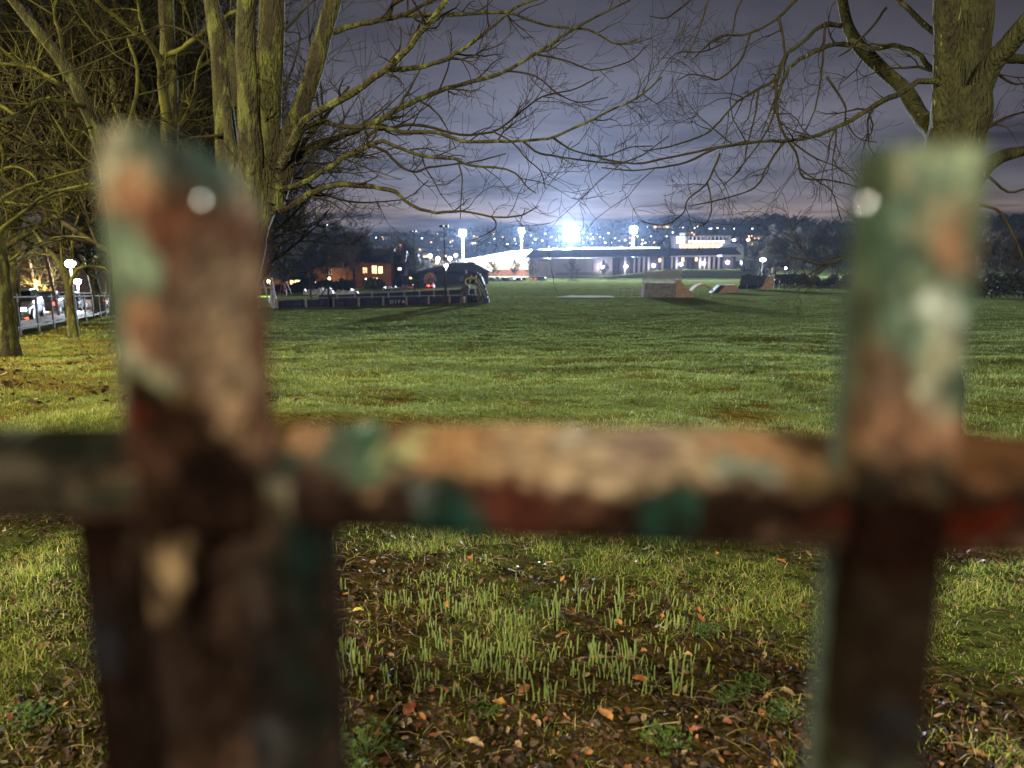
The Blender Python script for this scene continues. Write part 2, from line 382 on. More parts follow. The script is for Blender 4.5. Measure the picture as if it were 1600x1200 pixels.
# ------------------------------------------------------------------ branching helpers
class Tubes:
    def __init__(s): s.g = {}
    def add(s, pts, rad, sides): s.g.setdefault((len(pts), sides), []).append((pts, rad))
    def build(s, name, m, parent=None, rough=0.0):
        V_, F_ = [], []; base = 0; uv = []
        for (n, k), lst in s.g.items():
            p = np.array([a for a, b in lst], float); r = np.array([b for a, b in lst], float)
            t = np.gradient(p, axis=1); t /= np.linalg.norm(t, axis=2)[..., None] + 1e-9
            av = p[:, -1] - p[:, 0]; av /= np.linalg.norm(av, axis=1)[:, None] + 1e-9
            ref = np.where((np.abs(av[:, 2]) < .75)[:, None], np.array([[0, 0, 1.]]), np.array([[1., 0, 0]]))[:, None, :]
            u = np.cross(t, ref); u /= np.linalg.norm(u, axis=2)[..., None] + 1e-9; v = np.cross(t, u)
            ang = np.arange(k) * 2 * np.pi / k
            rr = r[:, :, None, None]
            ring = p[:, :, None, :] + rr * (u[:, :, None, :] * np.cos(ang)[None, None, :, None] + v[:, :, None, :] * np.sin(ang)[None, None, :, None])
            if rough and k >= 8:
                q = ring; ring = ring + (ring - p[:, :, None, :]) * (rough * 2 * (vnoise(q[..., 0] * 9 + q[..., 1] * 7, q[..., 2] * 4.5))[..., None])
            m_ = len(lst); V_.append(ring.reshape(-1, 3))
            idx = base + np.arange(m_ * n * k).reshape(m_, n, k)
            a = idx[:, :-1, :]; b = np.roll(idx, -1, 2)[:, :-1, :]; c = np.roll(idx, -1, 2)[:, 1:, :]; d = idx[:, 1:, :]
            F_.append(np.stack([a, b, c, d], -1).reshape(-1, 4)); base += m_ * n * k
        return np_mesh(name, np.concatenate(V_), np.concatenate(F_), m, parent, smooth=True)
def rs(pts, n):      # smooth resample of a polyline (Catmull-Rom)
    p = [Vector(q) for q in pts]
    if len(p) == 2: return [p[0].lerp(p[1], i / (n - 1)) for i in range(n)]
    out_ = []
    for i in range(n):
        t = i / (n - 1) * (len(p) - 1); k = min(int(t), len(p) - 2); f = t - k
        p0, p1, p2, p3 = p[max(k - 1, 0)], p[k], p[k + 1], p[min(k + 2, len(p) - 1)]
        out_.append(.5 * ((2 * p1) + (p2 - p0) * f + (2 * p0 - 5 * p1 + 4 * p2 - p3) * f * f + (3 * p1 - p0 - 3 * p2 + p3) * f ** 3))
    return out_
def rv():
    return Vector((random.gauss(0, 1), random.gauss(0, 1), random.gauss(0, 1))).normalized()
def twig(T, pos, d, length, r, lvl, up=.10, wob=.30, sides=4, kids=(3, 5), rmin=.0016):
    n = 6 if lvl >= 1 else 5; pts = [tuple(pos)]; rad = [r]; p = Vector(pos); dd = Vector(d); st = []
    for i in range(1, n):
        dd = (dd + rv() * wob + Vector((0, 0, up))).normalized(); p = p + dd * (length / (n - 1)); pts.append(tuple(p)); rad.append(max(r * (1 - .72 * i / (n - 1)), rmin)); st.append((Vector(p), Vector(dd), rad[-1]))
    T.add(pts, rad, sides if lvl else 3)
    if lvl > 0:
        for k in range(random.randint(*kids)):
            q, qd, qr = random.choice(st[:-1] if random.random() < .8 else st)
            ax = qd.cross(rv()).normalized(); a = random.uniform(.45, 1.05)
            nd = (qd * math.cos(a) + ax * math.sin(a)).normalized()
            twig(T, q, nd, length * random.uniform(.38, .68), qr * .7, lvl - 1, up, wob, 3, kids, rmin)
def limb(T, TW, tr, Y0, Y1, w0, w1, sides=8, tw=1.0, twl=(.16, .58), start=.15, lvl=2, bulge=0, kids=(2, 5), up=.05, wob=.30):
    """tr: traced course of a limb as seen; Y0..Y1 its distance at either end"""
    n = len(tr); acc = [0]
    for a, b in zip(tr[:-1], tr[1:]): acc.append(acc[-1] + math.hypot(b[0] - a[0], b[1] - a[1]))
    pts = []
    for (q, s) in zip(tr, acc):
        f = s / acc[-1]; Yd = Y0 + (Y1 - Y0) * f + bulge * math.sin(math.pi * f); pts.append(P(q[0], q[1], Yd))
    m = max(8, int(n * 3.2)); pts = rs(pts, m); rad = []
    for i, p in enumerate(pts):
        f = i / (m - 1); rad.append(max(S((w0 + (w1 - w0) * f ** .7) / 2.3, p.y) * random.uniform(.9, 1.12), .0015))
    for i in range(1, m - 1): pts[i] = pts[i] + rv() * rad[i] * .35
    T.add([tuple(p) for p in pts], rad, sides)
    if tr[-1][1] < 0 and w1 >= 5: st_ = random.getstate(); twig(TW, pts[-1], (pts[-1] - pts[-3]).normalized(), 1.4, rad[-1], 2, .08, .15, 6, (4, 6)); random.setstate(st_)
    L_ = sum((b - a).length for a, b in zip(pts[:-1], pts[1:])); cnt = int(L_ * 6.8 * tw)
    for k in range(cnt):
        f = start + (1 - start) * random.random(); i = min(int(f * (m - 1)), m - 2); q = pts[i]; dd = (pts[i + 1] - pts[i]).normalized()
        ax = dd.cross(rv()).normalized(); a = random.uniform(.5, 1.1); nd = dd * math.cos(a) + ax * math.sin(a)
        twig(TW, q, nd, random.uniform(*twl), min(rad[i] * .5, .011), random.choice((lvl, lvl, lvl - 1)), up, wob, 4, kids)
    return pts

# ---- big mossy multi-stemmed tree
tA = thing('bare_tree', 'mossy winter tree splitting low into several tall stems, behind the round-topped fence pale', 'tree', tuple(G(372, 705)))
T = Tubes(); TW = Tubes(); TL = Tubes()
def tre(T_, tr, Y, ws, sides=20):
    pts = rs([P(x, y, Y if not isinstance(Y, tuple) else Y[0] + (Y[1] - Y[0]) * i / (len(tr) - 1)) for i, (x, y) in enumerate(tr)], len(tr) * 6)
    wv = np.interp(np.linspace(0, 1, len(pts)), np.linspace(0, 1, len(ws)), ws)
    T_.add([tuple(p) for p in pts], [S(w_ / 2, p.y) for w_, p in zip(wv, pts)], sides)
    e = pts[-1]; d = (pts[-1] - pts[-4]).normalized()
    if tr[-1][1] < 0 or tr[-1][0] > 1600: grow_on(T_, e, d, S(ws[-1] / 2, e.y), 2.6 if ws[-1] > 17 else 1.6)
    return pts
def grow_on(T_, e, d, r0, ln):      # the stem goes on above the picture and branches
    st_ = random.getstate(); pts = [tuple(e - d * .03)]; rad = [r0]; p = Vector(e); dd = Vector(d)
    for i in range(1, 9):
        dd = (dd + rv() * .10 + Vector((0, 0, .10))).normalized(); p = p + dd * ln / 8; pts.append(tuple(p)); rad.append(r0 * (1 - .085 * i))
        if i > 1:
            for _ in range(2):
                ax = dd.cross(rv()).normalized(); a = random.uniform(.5, .95); twig(TW, p, dd * math.cos(a) + ax * math.sin(a) + Vector((0, 0, .25)), ln * random.uniform(.45, .8), rad[-1] * .45, 2, .12, .2, 5, (3, 5))
    T_.add(pts, rad, 12); twig(TW, p, dd, ln * .7, rad[-1], 2, .1, .15, 6, (4, 6)); random.setstate(st_)
b0 = G(350, 705)
trunkA = [Vector((b0.x, b0.y, b0.z - .1)), b0 + Vector((0, 0, .25))] + [P(x, y, 6.0) for x, y in ((352, 560), (358, 470), (370, 390), (386, 335), (398, 295), (404, 262))]
pts = rs(trunkA, 34); wv = np.interp(np.linspace(0, 1, 34), [0, .12, .3, .6, .8, 1], [150, 104, 84, 78, 70, 60])
T.add([tuple(p) for p in pts], [S(w_ / 2, 6.0) for w_ in wv], 24)
tre(T, [(392, 350), (392, 250), (387, 150), (384, 60), (388, -40)], (5.9, 5.75), [34, 36, 30, 27, 26])
tre(T, [(412, 330), (413, 230), (420, 130), (424, 50), (430, -40)], (6.05, 6.1), [52, 46, 40, 38, 34])
tre(T, [(425, 320), (455, 215), (482, 140), (505, 56), (530, -30)], (6.0, 6.3), [40, 33, 25, 24, 21], 16)
tre(T, [(370, 400), (356, 250), (347, 130), (338, 50), (325, -30)], (6.5, 7.0), [36, 34, 27, 24, 20], 16)
tre(T, [(374, 170), (362, 90), (345, 30), (325, -20)], (6.6, 7.2), [16, 14, 13, 11], 10)
tre(T, [(380, 330), (362, 240), (352, 150)], (6.2, 6.5), [26, 18, 10], 12)
T.build('trunk', M['bark'], tA, rough=.12)
LA = [([(428, 290), (456, 222), (486, 180), (557, 142), (610, 101), (655, 56), (696, 4), (715, -25)], 6, 5.2, 18, 8),
      ([(606, 108), (655, 105), (700, 90), (737, 67), (775, 37), (805, 11), (850, -5)], 5.6, 5.3, 10, 4),
      ([(412, 310), (445, 265), (490, 229), (539, 210), (587, 191), (632, 165), (685, 142), (730, 129), (790, 111), (839, 82), (880, 56), (925, 30), (985, 0)], 6, 6.9, 15, 3),
      ([(425, 280), (460, 215), (501, 191), (535, 197), (587, 199), (632, 206), (685, 208), (726, 221), (775, 221), (824, 219), (865, 214), (925, 187), (970, 165), (1000, 150), (1035, 120)], 6, 5.4, 10, 3),
      ([(575, 212), (595, 202), (655, 195), (719, 210), (775, 204), (812, 176), (850, 150), (899, 139), (935, 120)], 5.8, 6.3, 7, 2),
      ([(415, 330), (434, 300), (475, 285), (512, 262), (550, 240), (595, 221), (625, 232), (662, 244), (707, 248), (737, 259), (797, 266), (824, 292), (838, 302)], 6, 5.3, 13, 2.2),
      ([(575, 226), (600, 235), (625, 258), (646, 269), (668, 262), (707, 257), (745, 252), (790, 240)], 5.7, 5.5, 7, 2),
      ([(408, 345), (430, 326), (456, 322), (482, 304), (524, 289), (580, 291), (617, 300), (640, 319), (677, 332), (722, 330), (771, 339), (812, 337), (842, 322)], 6, 5.2, 16, 1.8),
      ([(768, 338), (775, 348), (769, 361), (738, 375)], 5.3, 5.2, 3.4, 1.8),
      ([(715, 248), (722, 277), (721, 305), (719, 342)], 5.5, 5.4, 4, 1.6),
      ([(520, 50), (557, 38), (602, 30), (632, 24), (685, 24), (737, 22), (797, 20), (850, 39), (921, 47), (962, 69), (1000, 60)], 6.2, 7.0, 11, 2.4),
      ([(606, 30), (614, 8), (640, -8)], 6.3, 6.2, 8, 6),
      ([(632, 24), (660, 8), (700, -12)], 6.3, 6.2, 7, 5),
      ([(818, 221), (840, 238), (869, 244), (917, 251), (962, 255), (1000, 244), (1045, 212)], 5.6, 5.2, 5, 1.8),
      ([(865, 216), (880, 226), (899, 236), (944, 244), (985, 230), (1020, 228)], 5.5, 5.7, 4.5, 1.8),
      ([(420, 300), (464, 277), (497, 300), (550, 315), (602, 315), (640, 307), (670, 281)], 6.4, 7.6, 6, 1.6),
      ([(420, 270), (467, 255), (512, 255), (550, 244), (587, 240), (640, 222)], 6.5, 7.6, 5, 1.6),
      ([(770, 205), (800, 222), (825, 250), (845, 268), (852, 295)], 5.6, 5.2, 3.2, 1.6),
      ([(790, 111), (835, 118), (870, 145), (905, 160), (950, 152)], 6.4, 6.2, 4, 1.6),
      ([(840, 85), (885, 95), (930, 110), (985, 95), (1010, 70)], 6.5, 6.4, 4, 1.6),
      ([(445, 140), (470, 60), (448, 50)], 6.2, 6.4, 4, 2), ([(435, 60), (470, 20), (500, -10)], 6.1, 6.2, 5, 3),
      ([(345, 90), (300, 55), (255, 40), (205, 60)], 6.8, 7.6, 7, 2), ([(350, 210), (300, 215), (280, 208), (250, 180)], 6.5, 7, 6, 2)]
for i, (tr, y0, y1, w0, w1) in enumerate(LA):
    limb(TL if w0 > 8 else TW, TW, tr, y0, y1, w0, w1, 8 if w0 > 8 else 6, tw=.62 if w0 > 5 else .55, lvl=2)
for k in range(40):      # tangled water shoots round the fork
    q = P(random.uniform(395, 480), random.uniform(140, 300), random.uniform(5.8, 6.3)); twig(TW, q, (random.uniform(-.4, 1), random.uniform(-.5, .5), random.uniform(-.2, 1)), random.uniform(.2, .55), .005, 2, .1, .3)
TL.build('limb', M['bark'], tA, rough=.10); TW.build('crown', M['twig'], tA)
for ch in tA.children: ch.location = -tA.location

# ---- tree by the square-topped pale
tR = thing('bare_tree', 'lichen-spotted winter tree with a long low limb, behind the square-topped fence pale', 'tree', tuple(G(1500, 700)))
T = Tubes(); TW = Tubes(); TL = Tubes(); b0 = G(1448, 700)
pts = rs([Vector((b0.x, b0.y, b0.z - .1)), b0 + Vector((0, 0, .25))] + [P(x, y, 5.6) for x, y in ((1450, 560), (1456, 430), (1470, 330), (1489, 240), (1500, 180), (1500, 140))], 34)
T.add([tuple(p) for p in pts], [S(w_ / 2, 5.6) for w_ in np.interp(np.linspace(0, 1, 34), [0, .12, .3, .6, .8, 1], [120, 92, 84, 80, 78, 74])], 24)
tre(T, [(1496, 330), (1482, 200), (1480, 110), (1479, 40), (1480, -50)], (5.6, 5.42), [30, 42, 37, 35, 33])
tre(T, [(1500, 260), (1512, 200), (1518, 120), (1520, 50), (1522, -50)], (5.7, 5.8), [30, 56, 52, 50, 46])
tre(T, [(1515, 175), (1545, 108), (1577, 70), (1610, 30), (1660, -30)], (5.6, 5.2), [40, 31, 28, 27, 24], 16)
tre(T, [(1540, 98), (1570, 92), (1620, 92), (1680, 80)], (5.8, 6.4), [16, 14, 13, 11], 10)
tre(T, [(1515, 290), (1550, 252), (1600, 236), (1670, 228)], (5.9, 6.4), [34, 22, 16, 14], 12)
tre(T, [(1480, 235), (1457, 200), (1435, 178), (1412, 139), (1375, 106), (1337, 65), (1322, 30), (1311, -30)], (5.8, 7.4), [40, 30, 25, 22, 20, 17, 15, 14], 14)
T.build('trunk', M['bark_r'], tR, rough=.10)
LR = [([(1480, 135), (1442, 126), (1405, 146), (1367, 165), (1330, 187), (1285, 208), (1240, 219), (1180, 221), (1112, 232), (1056, 244), (1000, 255), (950, 250), (925, 240)], 5.5, 4.9, 11, 2.4),
      ([(1120, 231), (1075, 252), (1030, 262), (985, 266), (940, 262)], 5.1, 4.8, 5, 2),
      ([(1475, 130), (1455, 108), (1431, 82), (1394, 72), (1360, 75), (1330, 62)], 5.6, 6.6, 12, 6),
      ([(1330, 45), (1292, 37), (1255, 64), (1225, 90), (1210, 124), (1180, 142), (1150, 161), (1127, 187), (1101, 210), (1050, 228), (1005, 236)], 7.2, 6.6, 9, 2.2),
      ([(1340, 70), (1300, 71), (1262, 86), (1232, 109), (1214, 157), (1205, 190), (1185, 225), (1150, 270)], 7.0, 6.6, 9, 2.4),
      ([(1212, 124), (1214, 172), (1225, 210), (1244, 240), (1255, 277), (1292, 281), (1330, 289), (1345, 295)], 6.8, 6.4, 6, 2),
      ([(1250, -10), (1217, 26), (1172, 52), (1127, 56), (1105, 71), (1085, 90)], 7.2, 6.9, 7, 2),
      ([(1217, 26), (1225, 67), (1225, 94), (1214, 130)], 7.1, 6.9, 5, 3),
      ([(1172, 52), (1157, 94), (1124, 124), (1105, 120), (1080, 116), (1060, 125)], 7.0, 6.6, 4.5, 1.8),
      ([(1225, 222), (1199, 259), (1187, 285), (1165, 300), (1112, 315), (1075, 322)], 6.7, 6.2, 4.5, 1.8),
      ([(1125, 240), (1105, 285), (1075, 311), (1067, 334), (1037, 352), (1000, 345)], 6.6, 6.2, 4.2, 1.6),
      ([(1105, 285), (1112, 320), (1106, 345), (1090, 355)], 6.5, 6.3, 3, 1.5),
      ([(1247, 262), (1280, 285), (1300, 300), (1315, 345)], 6.5, 6.2, 3.6, 1.8),
      ([(1292, 120), (1319, 161), (1322, 187), (1340, 215), (1370, 222)], 6.9, 6.5, 4.5, 1.8),
      ([(1225, 212), (1270, 245), (1310, 262), (1340, 285)], 6.7, 6.3, 4, 1.8),
      ([(1185, 140), (1180, 180), (1168, 225), (1160, 260), (1130, 290)], 6.9, 6.6, 4, 1.8),
      ([(1290, 35), (1286, 90), (1280, 140), (1268, 185), (1240, 230)], 7.0, 6.7, 4.5, 1.8),
      ([(1385, 12), (1360, 45), (1330, 75), (1310, 88)], 4.6, 4.9, 5, 3),
      ([(1110, -10), (1098, 30), (1085, 65), (1070, 92)], 4.6, 4.5, 3, 2),
      ([(1165, -10), (1150, 20), (1140, 60), (1100, 80), (1060, 82), (1040, 100)], 7, 6.8, 4, 1.6),
      ([(1090, -10), (1060, 15), (1040, 28), (1015, 25)], 6.8, 6.6, 4, 1.8),
      ([(1470, 60), (1430, 25), (1395, -10)], 5.6, 6, 10, 7),
      ([(1530, 320), (1560, 330), (1585, 370), (1600, 410)], 5.8, 5.6, 7, 3), ([(1545, 100), (1580, 130), (1610, 128)], 6, 6.2, 6, 3),
      ([(1535, 205), (1570, 185), (1620, 170)], 5.9, 6.2, 7, 3), ([(1540, 270), (1575, 300), (1615, 290)], 6.2, 6.2, 6, 3),
      ([(1490, 355), (1420, 385), (1370, 392), (1320, 402), (1297, 412), (1272, 412), (1255, 405), (1235, 405)], 5.7, 5.2, 7, 1.8),
      ([(1297, 412), (1265, 428), (1242, 440)], 5.2, 5.0, 2.6, 1.4)]
for i, (tr, y0, y1, w0, w1) in enumerate(LR):
    big = w0 > 8
    limb(TL if big else TW, TW, tr, y0, y1, w0, w1, 8 if big else 6, tw=(.66 if i < 25 else .8), lvl=2, up=-.02, twl=(.2, .7), wob=.36)
TL.build('limb', M['bark_r'], tR, rough=.1); TW.build('crown', M['twig'], tR)
for ch in tR.children: ch.location = -tR.location

# ---- the wooded side by the road: traced trees
def traced_tree(label, base, trunk, Yd, ws, limbs, barkm='bark', twm='twig_moss', lv=2, twl=(.5, 1.6), tw=.38, sides=14):
    t = thing('bare_tree', label, 'tree', tuple(base)); T_, W_ = Tubes(), Tubes()
    pts = [Vector((base.x, base.y, base.z - .1))] + [P(x, y, Yd) for x, y in trunk]
    n = len(pts) * 5; pts = rs(pts, n); wv = np.interp(np.linspace(0, 1, n), np.linspace(0, 1, len(ws)), ws)
    T_.add([tuple(p) for p in pts], [S(a / 2, Yd) for a in wv], sides)
    if trunk[-1][1] < 250:
        global TW
        keep = TW; TW = W_; grow_on(T_, pts[-1], (pts[-1] - pts[-4]).normalized(), S(ws[-1] / 2, Yd), 3.0); TW = keep
    T_.build('trunk', M[barkm], t, rough=.1)
    for (tr, y0, y1, w0, w1) in limbs: limb(W_, W_, tr, y0, y1, w0, w1, 7, tw=tw, lvl=lv, twl=twl, up=.03)
    W_.build('crown', M[twm], t)
    for ch in t.children: ch.location = -t.location
    return t
B = G(262, 560)
traced_tree('slender upright tree with twin stems rising above the round fence pale', B, [(266, 400), (266, 300), (265, 200), (264, 130), (262, 60), (258, -40)], B.y, [34, 26, 24, 24, 24, 22, 20],
            [([(266, 215), (252, 120), (247, 90), (232, 65), (205, 45), (165, 12), (140, -10)], B.y - .3, B.y - .8, 15, 6), ([(247, 92), (283, 77), (320, 50), (353, 27), (393, 5)], B.y - .4, B.y - 1.5, 10, 7),
             ([(238, 75), (222, 40), (215, 0)], B.y, B.y + .5, 6, 4), ([(270, 210), (300, 160), (310, 100), (330, 60)], B.y, B.y + 1, 6, 3)])
B = G(200, 600)
traced_tree('leaning mossy tree slanting away behind the round fence pale', B, [(195, 480), (178, 330), (160, 240), (130, 157), (100, 103), (60, 50), (20, 0), (0, -30)], B.y, [32, 26, 22, 20, 18, 16, 15, 13, 12],
            [([(130, 157), (90, 130), (50, 105), (0, 100)], B.y, B.y + 1, 9, 5), ([(100, 103), (95, 60), (85, 20), (90, -10)], B.y, B.y + 1, 8, 4), ([(135, 165), (85, 158), (60, 158), (35, 175), (0, 190)], B.y, B.y - 2, 9, 6),
             ([(150, 195), (120, 205), (90, 195), (50, 182)], B.y, B.y - 1, 4, 2), ([(170, 290), (140, 215), (110, 200)], B.y, B.y + 1, 5, 3), ([(165, 260), (200, 200), (215, 120), (200, 60)], B.y, B.y + 1, 9, 4)])
B = G(12, 560)
traced_tree('tree with spreading surface roots and long drooping bright branches, nearest the road railing', B, [(9, 500), (3, 430), (-3, 380), (-12, 300), (-22, 200)], B.y, [46, 25, 22, 21, 21, 20],
            [([(-10, 380), (0, 361), (20, 345), (50, 322), (67, 308), (100, 296), (140, 288)], 9, 8, 8, 5), ([(-20, 330), (20, 300), (60, 285), (100, 272), (140, 262)], 10, 8.6, 8, 3), ([(-20, 290), (10, 262), (45, 268), (70, 296), (110, 310)], 10, 9, 7, 2),
             ([(-10, 200), (5, 240), (3, 270), (14, 285)], 9, 9, 5, 3), ([(-20, 250), (30, 290), (80, 296), (150, 310)], 10, 10, 6, 2), ([(-20, 150), (30, 180), (60, 158), (80, 152)], 10, 9, 8, 4), ([(-20, 60), (20, 90), (60, 120), (110, 130)], 10, 10, 6, 3),
             ([(-20, 310), (40, 320), (90, 305), (150, 285)], 11, 10, 6, 3), ([(0, 420), (40, 390), (90, 370), (140, 372)], 14, 13, 4, 2)], tw=.45, twl=(.3, 1.0))
B = G(115, 527)
traced_tree('small thin tree with a forked top standing by the road railing under the white lamp', B, [(110, 480), (106, 445), (97, 420), (84, 400), (70, 385), (52, 360)], B.y, [19, 13, 11, 10, 7, 5, 3],
            [([(108, 450), (118, 425), (128, 418), (150, 416), (170, 424), (180, 460)], B.y, B.y - .3, 7, 3), ([(100, 425), (95, 380), (100, 340), (92, 300)], B.y, B.y, 5, 2), ([(84, 400), (60, 398), (30, 412)], B.y, B.y + .5, 4, 2), ([(118, 425), (112, 380), (125, 330)], B.y, B.y, 4, 2)], tw=.7, twl=(.4, 1.3))
B = G(20, 470) ; B = Vector((P(12, 450, 26).x, 26, gz(P(12, 450, 26).x, 26)))
traced_tree('dark thick trunk at the edge of the road behind the car with its headlights on', B, [(20, 440), (14, 380), (30, 300), (40, 200), (20, 60), (25, -40)], B.y, [20, 20, 20, 26, 28, 26, 24],
            [([(38, 230), (70, 150), (120, 80), (180, 30)], 26, 27, 12, 5), ([(40, 180), (10, 120), (-20, 90)], 26, 26, 12, 8), ([(30, 300), (80, 240), (140, 210), (200, 190)], 26, 24, 9, 3), ([(38, 120), (70, 60), (90, 0)], 26, 28, 10, 5)], twm='twig', tw=.5, twl=(1, 3.2))

# ---- grown trees (other trees further off)
def grown(name, H, spread, limbs_n, depth, seed, barkm='bark', twm='twig_far', r0=None, rmin=.012, kids=(4, 6), fork=.28, up=.10, droop=0, sides=8, ll=.42):
    random.seed(seed); t = thing(name, None, 'tree'); T_, W_ = Tubes(), Tubes(); r0 = r0 or H * .022
    pts = []; p = Vector((0, 0, -.2)); d = Vector((0, 0, 1))
    for i in range(9):
        pts.append(tuple(p)); d = (d + rv() * .09 + Vector((0, 0, .1))).normalized(); p = p + d * H * .78 / 8
    T_.add(pts, [r0 * (1.25 if i == 0 else 1) * (1 - .085 * i) for i in range(9)], sides); T_.build('trunk', M[barkm], t, rough=.08)
    for k in range(limbs_n):
        f = fork + (1 - fork) * (k / limbs_n) ** .9; q = f * 8; i = min(int(q), 7); pos = Vector(pts[i]).lerp(Vector(pts[i + 1]), q - i)
        a = k * 2.4 + random.uniform(-.4, .4); tilt = (1.15 - .65 * f) * spread
        dd = Vector((math.cos(a) * math.sin(tilt), math.sin(a) * math.sin(tilt), math.cos(tilt)))
        twig(W_, pos, dd, H * ll * (1.12 - .55 * f), r0 * .42 * (1.1 - .5 * f), depth, up, .16, 5, kids, rmin)
    W_.build('crown', M[twm], t); return t
random.seed(11)
def put(t, px, Y, label, group=None, first=False, rz=0, sc=1):
    x = P(px, 420, Y).x; loc = (x, Y, gz(x, Y) - .05)
    if first: t.location = loc; t.rotation_euler.z = rz; t.scale = (sc,) * 3; tag(t, label, 'tree', group); return t
    return dup(t, loc, rz, label, group, sc)
gs = 'bare trees massed beside the road'
w1 = grown('bare_tree', 13, 1.0, 13, 3, 21, twm='twig', rmin=.008, kids=(4, 6)); w2 = grown('bare_tree', 15, 1.1, 14, 3, 22, twm='twig_moss', rmin=.008, kids=(4, 6))
put(w1, 235, 24, 'dark bare tree in the road-side wood standing closest to the small railing tree', gs, True)
put(w2, 300, 21, 'bare tree of the road-side wood directly behind the round-topped pale', gs, True)
put(w1, -70, 34, 'dark bare tree of the road-side wood rising over the road edge at the frame border', gs, rz=2, sc=1.1)
put(w2, 178, 40, 'bare tree of the road-side wood above the lit golden tree', gs, rz=1.2, sc=1.1)
put(w1, 210, 33, 'bare tree of the road-side wood between the leaning tree and the twin stem', gs, rz=4, sc=1.1)
put(w2, 345, 38, 'bare tree of the road-side wood seen just outside the many-stemmed tree', gs, rz=3.1, sc=1.0)
put(w1, 190, 52, 'bare tree of the road-side wood beyond the lamp lit road', gs, rz=5.1, sc=1.25)
put(w2, 275, 60, 'tall bare tree of the road-side wood, furthest along the road', gs, rz=.4, sc=1.2)
w3 = grown('bare_tree', 12, 1.25, 17, 3, 23, twm='twig', rmin=.008, kids=(5, 7), fork=.22, ll=.5)
for i, (px, Y, rz, sc, l) in enumerate([(205, 17, 0, .8, 'low dense dark tree of the road-side wood right behind the leaning tree'), (240, 28, 2, 1.0, 'dense dark tree of the road-side wood in line with the fence glint'), (330, 27, 3, .95, 'dense dark tree of the road-side wood behind the paler upright stems'), (-40, 20, 4, .9, 'dense dark tree of the road-side wood outside the frame, its crown reaching in'), (150, 45, 5, 1.2, 'dense dark tree of the road-side wood over the parked cars'), (-60, 44, 1, 1.2, 'dense dark tree of the road-side wood over the dark corner house'), (375, 34, 1.5, .9, 'dense dark tree of the road-side wood partly showing between mossy stems')]):
    put(w3, px, Y, l, gs, i == 0, rz, sc)
gl = 'round dark winter trees beyond the play area'
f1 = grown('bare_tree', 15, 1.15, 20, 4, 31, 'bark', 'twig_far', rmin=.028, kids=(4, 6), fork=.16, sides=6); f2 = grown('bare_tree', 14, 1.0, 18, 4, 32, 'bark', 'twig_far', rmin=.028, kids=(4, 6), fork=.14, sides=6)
put(f1, 440, 150, 'largest round winter tree beyond the white swing frame', gl, True, sc=1.25)
put(f2, 482, 165, 'winter tree beyond the pale tarpaulin, between the two tall thin masts', gl, True, sc=.95)
put(f1, 535, 175, 'round winter tree just past the second thin mast', gl, rz=2, sc=1.05)
put(f2, 562, 190, 'smaller winter tree at the edge of the round clump', gl, rz=4, sc=1.0)
put(f2, 412, 140, 'winter tree half hidden by the mossy stems', gl, rz=1, sc=1.15)
put(f1, 636, 200, 'narrow winter tree beside the third thin mast', gl, rz=3, sc=.85)
put(f2, 600, 215, 'low winter tree behind the house with white windows', gl, rz=5, sc=.75)
put(f1, 500, 210, 'winter tree rising over the dark roofs', gl, rz=5, sc=1.0)
gr = 'grey winter trees at the end of the field'
for i, (px, Y, sc, l) in enumerate([(1185, 270, .95, 'lowest grey tree of the belt, beside the dark stand'), (1212, 255, 1.15, 'grey tree behind the skate park shelter'), (1243, 262, 1.25, 'round pale grey tree next to the shelter'),
                                    (1275, 240, 1.2, 'dark grey tree in the middle of the field-end belt'), (1308, 230, 1.15, 'dark tree of the belt just beside the square-topped pale'), (1340, 235, 1.2, 'tree of the belt mostly hidden by the square-topped pale'),
                                    (1400, 220, 1.15, 'tree of the belt wholly behind the square-topped pale'), (1545, 150, .8, 'dark tree beyond the square-topped pale, close to its trunk'), (1590, 140, .85, 'dark tree of the belt at the frame border'), (1640, 150, 1, 'dark tree of the belt cut off by the frame')]):
    if i in (6,): continue
    put(f1 if i % 2 else f2, px, Y, l, gr, rz=i * 1.3, sc=sc)
# golden lit garden tree
gt = grown('garden_tree', 7, 1.2, 14, 3, 41, 'cream', 'twig_far', rmin=.02, kids=(3, 5), fork=.2); x = P(55, 430, 62).x
gt.children[0].data.materials[0] = M['bark']; gt.location = (x, 62, gz(x, 62)); tag(gt, 'small garden tree lit golden by a house lamp across the road', 'tree'); gt.scale = (1.15, 1.15, .95)
light('garden_lamp', (x + 1.5, 60, gz(x, 60) + 2.0), 1500, (1, .68, .35), .2)
# small trees in front of the stadium
gq = 'small bare trees in the car park'
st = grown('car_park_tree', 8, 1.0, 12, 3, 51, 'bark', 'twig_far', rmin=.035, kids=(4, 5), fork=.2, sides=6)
for i, (px, l) in enumerate([(770, 'bare tree beside the dark pavilion roof'), (806, 'bare tree in the middle of the car park'), (832, 'wide bare tree at the end of the dark stand'), (893, 'bare tree below the brightest floodlight'), (945, 'bare tree beside the pale end of the stand wall')]):
    put(st, px, 300 + 6 * i, l + ', before the stadium', gq, i == 0, rz=i * 2, sc=.95 + .1 * (i % 2))
random.seed(5)
